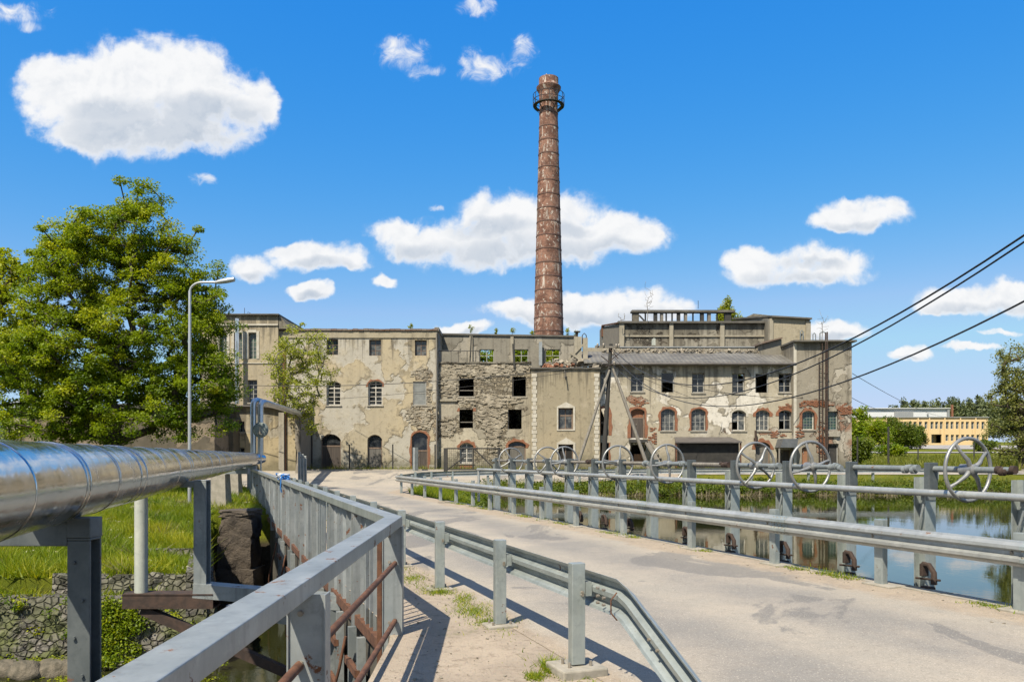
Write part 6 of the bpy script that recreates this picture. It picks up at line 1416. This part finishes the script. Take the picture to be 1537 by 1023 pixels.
tree('bush_tree', 'round green tree right of the pair of birches before the yellow building', 'tree', gr(1347,135), (X(1347,135),135,Z(660,135)), [E(1345,650,20,22,135),E(1362,658,16,16,135)], 40, 260, (1.2,1.2,1.0), .28, 'leaf_dark', 71, .2, group='bushes before the yellow building')
tree('bush_tree', 'small round tree before the recessed entrance of the yellow building', 'tree', gr(1381,140), (X(1381,140),140,Z(664,140)), [E(1380,655,12,13,140)], 24, 220, (.9,.9,.9), .26, 'leaf_dark', 72, .14, group='bushes before the yellow building')
tree('birch_tree', 'slim pale trunked tree next to the dark wooden pole', 'tree', gr(1312,120), (X(1312,120),120,Z(665,120)), [E(1312,648,13,17,120),E(1303,655,10,14,120),E(1325,652,10,18,120)], 34, 200, (.9,.9,.9), .25, 'leaf_oak', 73, .14, 'frame_white', group='bushes before the yellow building')
tree('hedge_bush', 'dense hedge-like bush against the corner tower foot', 'bush', gr(1291,72), (X(1291,72),72,Z(690,72)), [E(1290,676,14,17,72)], 40, 160, (.5,.5,.5), .2, 'leaf_dark', 74, .1, group='bushes before the yellow building')
tree('lime_tree', 'bright tree top behind the corner tower and yellow building roof', 'tree', gr(1288,160), (X(1288,160),160,Z(650,160)), [E(1288,632,13,20,160),E(1282,650,16,20,160)], 40, 120, (1.2,1.2,1.2), .45, 'leaf_oak', 75, .2)
tree('low_shrub', 'low shrub beside the dark pole in the meadow', 'bush', gr(1345,100), (X(1345,100),100,Z(678,100)), [E(1338,676,22,7,100)], 36, 90, (.6,.6,.4), .25, 'leaf_oak', 76, .06, group='bushes before the yellow building')
tree('low_shrub', 'dark shrub behind the posts right of the car park', 'bush', gr(1475,120), (X(1475,120),120,Z(675,120)), [E(1478,668,16,6,120)], 30, 90, (.8,.8,.5), .3, 'leaf_dark', 77, .06, group='bushes before the yellow building')
for i, (px, Y, top, base, seed, lab) in enumerate(((972,67.5,418,484,5,'tall bare sapling sprouting from the skeleton roof'),(1234,62,462,511,6,'bare twiggy sapling on the corner tower roof'),(932,67,470,484,7,'tiny bare sprig on the hall roof corner'))):
    tree('bare_sapling', lab, 'sapling', (X(px,Y),Y,Z(base,Y)), (X(px,Y),Y,Z(base*.5+top*.5,Y)), [E(px-4,(top+base)/2-4,3,(base-top)*.42,Y),E(px+5,(top+base)/2-2,4,(base-top)*.36,Y)], 34 if i < 2 else 8, 0, 1, .1, 'leaf_dark', 80+seed, .03, 'bark_pale', bare=True, tip=.009, group='bare saplings on the roofs', shell=.1)
for i, (px, pb, h, Y, lab) in enumerate(((707,502,14,63.6,'light green sprout on a broken post above the ruined middle'),(744,503,10,63.6,'first small green sprout on the ruined terrace wall top'),(769,503,12,63.6,'taller green sprout left of the chimney'),(799,503.5,6,63.6,'low green tuft at the chimney foot'),(851,505,12,63.6,'green sprout just right of the chimney'),(865,506,10,63.6,'grey-green sprout by the vent pipe'),(616,494,7,61,'tiny sprout on the mill house roof edge'),(828,541,14,62.8,'leafy sprout inside the third terrace window'))):
    tree('roof_sprout', lab, 'plant', (X(px,Y),Y,Z(pb,Y)), (X(px,Y),Y,Z(pb-h*.5,Y)), [E(px,pb-h*.6,3.2,h*.45,Y)], 9, 22, (.12,.12,.14), .09, 'leaf_light', 90+i, .02, 'bark_pale', tip=.008, group='plants sprouting on the roofs')
tree('yard_tree', 'leafy tree behind the terrace wall seen through its empty windows', 'tree', (X(760,68),68,.8), (X(760,68),68,Z(590,68)), [E(735,540,30,20,68),E(785,540,30,20,68),E(828,540,16,18,68)], 60, 120, (.9,.9,.7), .25, 'leaf_oak', 99, .2)
# far wood on the skyline
g = np.random.default_rng(3); cs = []; sp = []
for i in range(150):
    px = g.uniform(1335, 1600) if i < 120 else g.uniform(-40, 330); Y = g.uniform(300, 345)
    top = 611+g.normal()*5 if i < 120 else 640
    if px < 1350 and i < 120: top += 6
    for k in range(5):
        s = k/4; cs.append((X(px,Y)+g.normal()*.4, Y, Z(top+34*s, Y))); w = (1.1+2.2*s)*(.7+.6*g.random()); sp.append((w, w, 2.6))
V, Q, lv = leaf_arrays(cs, sp, 90, .9, 4, .2)
stuff(raw('far_treeline', V, Q, 'leaf_far', lv=lv))
# bank vegetation around the pond
g = np.random.default_rng(8); cs = []; sp = []
for i in range(1000):
    x = g.uniform(-1.5, 50); y = 44.6+.02*x+abs(g.normal())*1.5
    if y > 48.2: continue
    hh = float(height(x, y)); cs.append((x, y, hh+.06+g.random()*.26)); sp.append((.45, .35, .26))
for i in range(260):
    y = g.uniform(31, 45); x = g.uniform(-2.4, -1.5)+ (y-37)*.09*(y > 37)
    if x < dam_x(y)+.5: continue
    cs.append((x, y, float(height(x,y))+.1)); sp.append((.35,.35,.22))
V, Q, lv = leaf_arrays(cs, sp, 60, .12, 9, .4)
stuff(raw('bank_undergrowth', V, Q, 'leaf_dark', lv=lv))
def scatter(n, fn, seed):
    g = np.random.default_rng(seed); out = []
    while len(out) < n:
        p = fn(g)
        if p is not None: out.append((p[0], p[1], float(height(p[0], p[1]))-.01))
    return np.array(out)
def reeds(g):
    x = g.uniform(-1, 50); return (x, 44.1+.02*x+.35*math.sin(x*.9)+.2*math.sin(x*2.3)+abs(g.normal())*.5)
blades('dry_reeds', scatter(5000, reeds, 11), .26, .04, 'reed_dry', 12, lean=.5)
def bankw(g):
    x = g.uniform(-1.5, 50); return (x, 45+.02*x+g.random()*3.2)
blades('bank_weeds', scatter(16000, bankw, 13), .28, .045, 'weed_blade', 14, lean=.6)
# grass on the left slope: clumped, shorter on top
def grass_pts(n, seed, box, ok):
    g = np.random.default_rng(seed); out = []
    tot = 0
    while tot < n:
        c = np.stack([g.uniform(box[0], box[1], n), g.uniform(box[2], box[3], n)], 1)
        k = np.repeat(c[:n//6], 6, 0)+g.normal(size=(n//6*6, 2))*.07
        k = k[ok(k[:,0], k[:,1])]; k = k[(vnoise(k[:,0], k[:,1], .55)+.8*vnoise(k[:,0], k[:,1], 1.9) > -.75) | (g.random(len(k)) < .25)]; out.append(k); tot += len(k)
    p = np.concatenate(out)[:n]
    return np.concatenate([p, (height(p[:,0], p[:,1])-.01)[:,None]], 1)
okl = lambda x, y: (x < fence_x(y)-np.where(y < 26.6, 2.1, .15)) & (x > -.62*y-1.5) & (y > 16.4)
gp1 = grass_pts(62000, 15, (-26, -4, 16.4, 27), okl)
tint = lambda p, s: np.clip(.52+.38*vnoise(p[:,0], p[:,1], 1.4)+np.random.default_rng(s).normal(size=len(p))*.16, 0, 1)
blades('bank_grass', gp1, .25, .024, 'grass_blade', 16, lean=.55, lvs=tint(gp1, 1))
gp2 = grass_pts(42000, 17, (-34, -9, 26, 46), okl)
blades('lawn_grass', gp2, .2, .036, 'grass_blade', 18, lean=.5, lvs=tint(gp2, 2))
gp3 = grass_pts(420, 19, (-26, -5, 16.5, 30), okl); gp3[:,2] += .16
V, Q, lv = leaf_arrays(gp3, .02, 3, .045, 20, 1.5); stuff(raw('clover_flowers', V, Q, 'flower', lv=lv))
gl2_ = grass_pts(2200, 21, (-22, -6, 15.9, 16.34), lambda x, y: x < fence_x(y)-2.1)
blades("ledge_weeds", gl2_, .14, .035, 'grass_blade', 22, lean=.7)
wp = grass_pts(2400, 44, (-26, -4, 16.4, 34), okl)
g = np.random.default_rng(45); wp = wp[::6]; wp[:,2] += .06
V, Q, lv = leaf_arrays(wp, (.16,.16,.10), 34, .07, 46, .8); stuff(raw('broadleaf_weeds', V, Q, 'leaf_dark', lv=lv))
gd2 = grass_pts(5200, 47, (-26, -5, 16.4, 34), lambda x, y: okl(x, y) & (vnoise(x+3, y, .9) > .35))
blades('dry_grass', gd2, .24, .022, 'reed_dry', 48, lean=.9)
gs = grass_pts(5000, 49, (-22, -9.3, 15.95, 16.5), lambda x, y: x < -9.3)
blades('ledge_grass', gs, .20, .03, 'grass_blade', 50, lean=.9, lvs=tint(gs, 3))
# ivy and moss hanging over the walls, weeds at the stream edge
g = np.random.default_rng(23); cs = []
for i in range(55):
    x = g.uniform(-13, -6.2); cs.append((x, 15.74-g.random()*.12, -.95-g.random()**2*1.2))
for i in range(80): cs.append((g.normal()*.30+X(165,15.6), 15.62, g.uniform(-2.1,-.95)))
for i in range(60): cs.append((g.uniform(-12,-5.5), 15.3+g.random()*.35, -2.2+g.random()*.12))
V, Q, lv = leaf_arrays(cs, (.17,.08,.13), 45, .055, 24, .3); stuff(raw('wall_ivy', V, Q, 'leaf_oak', lv=lv))
cs = [(g.uniform(-13, -5.6), 14.2+g.random()*1.2, -2.285) for i in range(110)]
V, Q, lv = leaf_arrays(cs, (.25,.16,.004), 34, .05, 25, 6); stuff(raw('duckweed', V, Q, 'leaf_yellow', lv=lv))
# weeds along barriers, dam edge, inner bend and mill foot
def wedge(g):
    y = g.uniform(30.5, 44); x = g.uniform(-6.2, -1.3)
    return (x, y) if x > (dam_x(y)+.05 if y < 39 else -5.0) and height(x, y) > -.36 else None
blades('verge_weeds', scatter(22000, wedge, 26), .24, .03, 'grass_blade', 27, lean=.6)
def lw(g):
    k = int(g.integers(0, 14)); y = gy[k]+g.normal()*.32
    x = guard_l(y)-.10+g.normal()*.13
    return (x, y)
def patch(g):
    c = ((-.45,9.6,.22,.42),(-.62,10.3,.12,.4),(-.2,8.9,.2,.15),(-1.5,12.2,.2,.3),(.33,7.0,.07,.16),(.2,6.75,.07,.1),(-1.0,10.9,.2,.2))[int(g.integers(0, 7))]
    return (c[0]+g.normal()*c[2]*.55, c[1]+g.normal()*c[3]*.6)
p = np.concatenate([scatter(2600, lw, 28), scatter(3600, patch, 29)]); p[:,2] = .015
blades('path_weeds', p, .042, .009, 'grass_blade', 30, lean=.8)
def de(g):
    y = 9+22*g.random()**1.2
    if math.sin(y*2.1)+math.sin(y*5.3) < .25: return None
    return (dam_x(y)-.30+g.normal()*.09, y)
p = scatter(2600, de, 31); p[:,2] = .02
blades('kerb_weeds', p, .06, .014, 'grass_blade', 32, lean=.8)
def foot(g): return (g.uniform(-24, 26), 57.4+g.random()*2.2)
p = scatter(9000, foot, 33); p[:,2] = np.maximum(p[:,2], .74)
blades('mill_foot_weeds', p, .24, .05, 'weed_blade', 34, lean=.6)
def mead(g):
    y = 57.5+g.random()**1.5*46; return (y*g.uniform(.42, .68), y)
blades('meadow_grass', scatter(26000, mead, 35), .26, .09, 'weed_blade', 36, lean=.5)
def tall(g):
    y = g.uniform(56, 74); return (y*g.uniform(.535, .64), y)
blades('tall_weeds', scatter(3500, tall, 37), .6, .07, 'weed_blade', 38, lean=.35)
# loose stones on the path and shoulder
g = np.random.default_rng(40); mb = MB()
for i in range(520):
    if i < 300: y = 4+g.random()**1.5*14; x = g.uniform(float(fence_x(y))+.15, float(guard_l(y))+.2)
    else: y = 7+g.random()**1.3*18; x = float(dam_x(y))-.3-abs(g.normal())*.5
    s = .006+.012*g.random()**3; q_ = Matrix.Rotation(g.uniform(0,6), 3, 'Z')
    mb.obox((x, y, .018+s*.3), q_@Vector((1,0,.2)), q_@Vector((0,1,0)), (0,0,1), s, s*g.uniform(.5,.9), s*g.uniform(.4,.7))
stuff(mb.build('loose_gravel', 'rubble', at=(0,0,0)))
# twigs and grit: fallen leaves on the path
# ------------------------------------------------------------------ light and sky
SUN_AZ, SUN_EL = R(61), R(53)          # heading of the shadows from +x toward +y, height of the sun
sd = Vector((-math.cos(SUN_EL)*math.cos(SUN_AZ), -math.cos(SUN_EL)*math.sin(SUN_AZ), math.sin(SUN_EL)))
sun = bpy.data.lights.new('sun', 'SUN'); so = bpy.data.objects.new('sun', sun); COL.objects.link(so)
sun.energy = 5.0; sun.angle = R(.55); sun.color = (1.0, .905, .74)
so.rotation_euler = sd.to_track_quat('Z', 'Y').to_euler(); so.location = sd*100
ALB = 1.0
w = bpy.data.worlds.new('World'); SC.world = w; w.use_nodes = True
nt = w.node_tree; g = N(nt); bg = nt.nodes['Background']
sky = g.new('ShaderNodeTexSky', sky_type='NISHITA'); sky.sun_disc = False
sky.sun_elevation = SUN_EL; sky.sun_rotation = math.atan2(sd.x, sd.y); sky.air_density = 1.0; sky.dust_density = .3; sky.ozone_density = 2.0; sky.altitude = 200
hs = g.new('ShaderNodeHueSaturation'); hs.inputs['Saturation'].default_value = SAT; hs.inputs['Value'].default_value = VAL; hs.inputs['Hue'].default_value = HUE
g.put(hs.inputs['Color'], sky.outputs[0])
sp_ = g.new('ShaderNodeSeparateColor'); g.put(sp_.inputs[0], hs.outputs[0]); s_ = SKY*2**EXPO   # polarised, deep blue spring sky
pw = lambda i, ref, out, e: g.m('MULTIPLY', g.m('POWER', g.m('MULTIPLY', sp_.outputs[i], s_/ref), e), out/s_)
gc = pw(1, .47, .53, .68); skyc = g.comb(g.m('MINIMUM', pw(0, .205, .29, 1.40), g.m('MULTIPLY', gc, .58)), g.m('MINIMUM', gc, .68/s_), g.m('MINIMUM', pw(2, .80, .885, .19), .92/s_))
dirv = g.new('ShaderNodeTexCoord').outputs['Generated']
d = g.xyz(dirv)
# cloud field in the plane one unit ahead (a direction on the sky, the same from anywhere)
grp = bpy.data.node_groups.new('cloud_field', 'ShaderNodeTree')
grp.interface.new_socket('V', in_out='INPUT', socket_type='NodeSocketVector'); grp.interface.new_socket('D', in_out='OUTPUT', socket_type='NodeSocketFloat'); grp.interface.new_socket('B', in_out='OUTPUT', socket_type='NodeSocketFloat'); grp.interface.new_socket('R', in_out='OUTPUT', socket_type='NodeSocketFloat')
gi = grp.nodes.new('NodeGroupInput'); go = grp.nodes.new('NodeGroupOutput'); q = N(grp)
def cl(px, py, rx, ry): return (px, py, rx, ry)
CL = [(150,150,105,72),(225,120,110,70),(300,140,90,66),(360,150,60,42),(85,135,56,50),(220,190,150,52),(120,205,52,26),(400,150,22,40),(60,110,25,22),
      (640,362,80,30),(760,335,85,52),(700,360,110,40),(850,335,70,50),(920,350,70,34),(800,365,140,36),(600,350,50,26),(965,345,25,16),
      (480,384,74,24),(440,375,36,14),(384,398,38,24),(466,438,34,13),(525,392,30,16),(575,415,22,12),
      (890,462,120,26),(945,452,70,26),(780,465,52,18),(990,468,60,22),(850,470,120,20),(690,494,44,11),
      (1290,325,70,26),(1320,318,48,26),(1245,335,36,18),(1190,402,90,30),(1250,400,58,30),(1130,392,40,24),(1200,415,110,18),
      (1480,450,90,24),(1540,440,50,22),(1360,530,34,11),(1420,462,40,12),(1250,492,50,15),(1500,497,40,6),(1460,520,50,6)]
WS = [(605,88,34,20),(640,108,26,10),(590,70,22,12),(730,100,42,24),(705,95,20,12),(785,80,20,26),(715,12,26,16),(25,20,45,16),(45,35,22,12),(305,270,22,8),(650,310,10,6),(1120,415,20,10)]
SH = [(235,205,150,48),(300,168,90,24),(170,170,70,22),(350,175,50,22),(760,388,170,30),(640,382,75,18),(905,378,80,22),(735,345,60,16),(880,482,140,16),(960,476,60,14),(1290,348,60,12),(1200,426,95,16),(1215,398,50,9),(485,400,55,11),(386,414,30,9),(466,447,24,7),(1490,468,80,14),(1360,540,26,6),(690,502,40,6),(1250,502,45,8),(850,345,40,12)]
ca, cb_ = gi.outputs[0], None
nz = q.noise(ca, 1.15, 3, .5, color=True); warp = q.vm('MULTIPLY_ADD', q.vm('SUBTRACT', nz, (.5,.5,.5)), (.55,.42,0), ca)
nz2 = q.noise(ca, 4.5, 4, .55, color=True); warp = q.vm('MULTIPLY_ADD', q.vm('SUBTRACT', nz2, (.5,.5,.5)), (.16,.15,0), warp)
def field(lst):
    mn = None
    for px, py, rx, ry in lst:
        a, b_ = (px-CX)/100, (HZ-py)/100
        e = q.vm('MULTIPLY_ADD', warp, (100/rx, 100/ry, 0), (-a*100/rx, -b_*100/ry, 0))
        r2 = q.vm('DOT_PRODUCT', e, e, out=1)
        mn = r2 if mn is None else q.m('SMOOTH_MIN', mn, r2, .25)
    return mn
body = q.m('SUBTRACT', 1.0, field(CL)); wis = q.m('SUBTRACT', 1.0, field(WS))
fb = q.noise(warp, 1.35, 10, .56, .25)
fbl = q.noise(ca, 3.2, 8, .62, .8)
fb2 = q.noise(ca, 6.0, 6, .6)
shf = q.m('SUBTRACT', 1.0, field(SH))
rough = q.m('MULTIPLY_ADD', q.m('SUBTRACT', fb, .5), 2.7, q.m('MULTIPLY', q.m('SUBTRACT', fb2, .5), .75))
d1 = q.m('ADD', rough, q.m('MINIMUM', q.m('MAXIMUM', body, -2.0), .8))
d2 = q.m('MULTIPLY_ADD', q.m('SUBTRACT', fbl, .55), 2.4, q.m('SUBTRACT', q.m('MULTIPLY', q.m('MAXIMUM', wis, -3.0), .5), .06))
grp.links.new(q.m('MAXIMUM', d1, q.m('MULTIPLY', d2, .8)), go.inputs[0])
grp.links.new(q.m('MULTIPLY_ADD', rough, .5, q.m('MAXIMUM', shf, -1.2)), go.inputs[1])
grp.links.new(rough, go.inputs[2])
ys_ = g.m('MAXIMUM', d[1], .02)
uv = g.comb(g.m('MULTIPLY', g.m('DIVIDE', d[0], ys_), F/100), g.m('MULTIPLY', g.m('DIVIDE', d[2], ys_), F/100), 0)
def field_at(v):
    n = g.new('ShaderNodeGroup'); n.node_tree = grp; g.put(n.inputs[0], v); return n.outputs
f0, b0, r0 = field_at(uv); f1, b1, r1 = field_at(g.vm('ADD', uv, (-.07, .14, 0)))
front = g.step(d[1], .12, .3)
front = g.m('MULTIPLY', front, g.m('SUBTRACT', 1.0, g.step(d[2], .60, .78)))
gen = g.noise(g.scale(dirv, (1, 1, 2.0)), 2.3, 8, .58, .3); gd = g.m('MULTIPLY', g.step(gen, .44, .58), g.step(d[2], 0, .12))  # unseen cloud overhead and behind, added to whiten reflections and fill light
al = g.m('MULTIPLY', g.step(f0, -.16, .62), front)
soft = g.m('MULTIPLY', g.step(f0, -.35, .2), .16)
thick = g.step(f0, .15, .8)
relief = g.step(g.m('SUBTRACT', r1, r0), -.25, .55)
shade = g.m('MULTIPLY', g.m('ADD', g.m('MULTIPLY', g.step(b0, -.8, 1.1), .74), g.m('MULTIPLY', relief, .30)), thick, clamp=True)
cc = g.mix(shade, (CW, CW*1.0, CW*1.0), (CW*.55, CW*.62, CW*.715))
c = g.mix(g.m('MULTIPLY', soft, front), skyc, (CW*.7, CW*.8, CW*.9))
c = g.mix(g.m('MULTIPLY', al, .97), c, cc)
c = g.mix(g.m('MULTIPLY', g.m('MULTIPLY', gd, g.m('SUBTRACT', 1.0, front)), .85), c, (CW*.85, CW*.88, CW*.92))
g.put(bg.inputs[0], c); bg.inputs[1].default_value = SKY
SC.view_settings.view_transform = 'Standard'; SC.view_settings.look = 'None'; SC.view_settings.gamma = 1; SC.view_settings.use_curve_mapping = False
SC.view_settings.exposure = EXPO
SC.cycles.max_bounces = 8; SC.cycles.transparent_max_bounces = 8
SC.cycles.use_adaptive_sampling = True; SC.cycles.adaptive_threshold = .02
SC.cycles.use_denoising = True
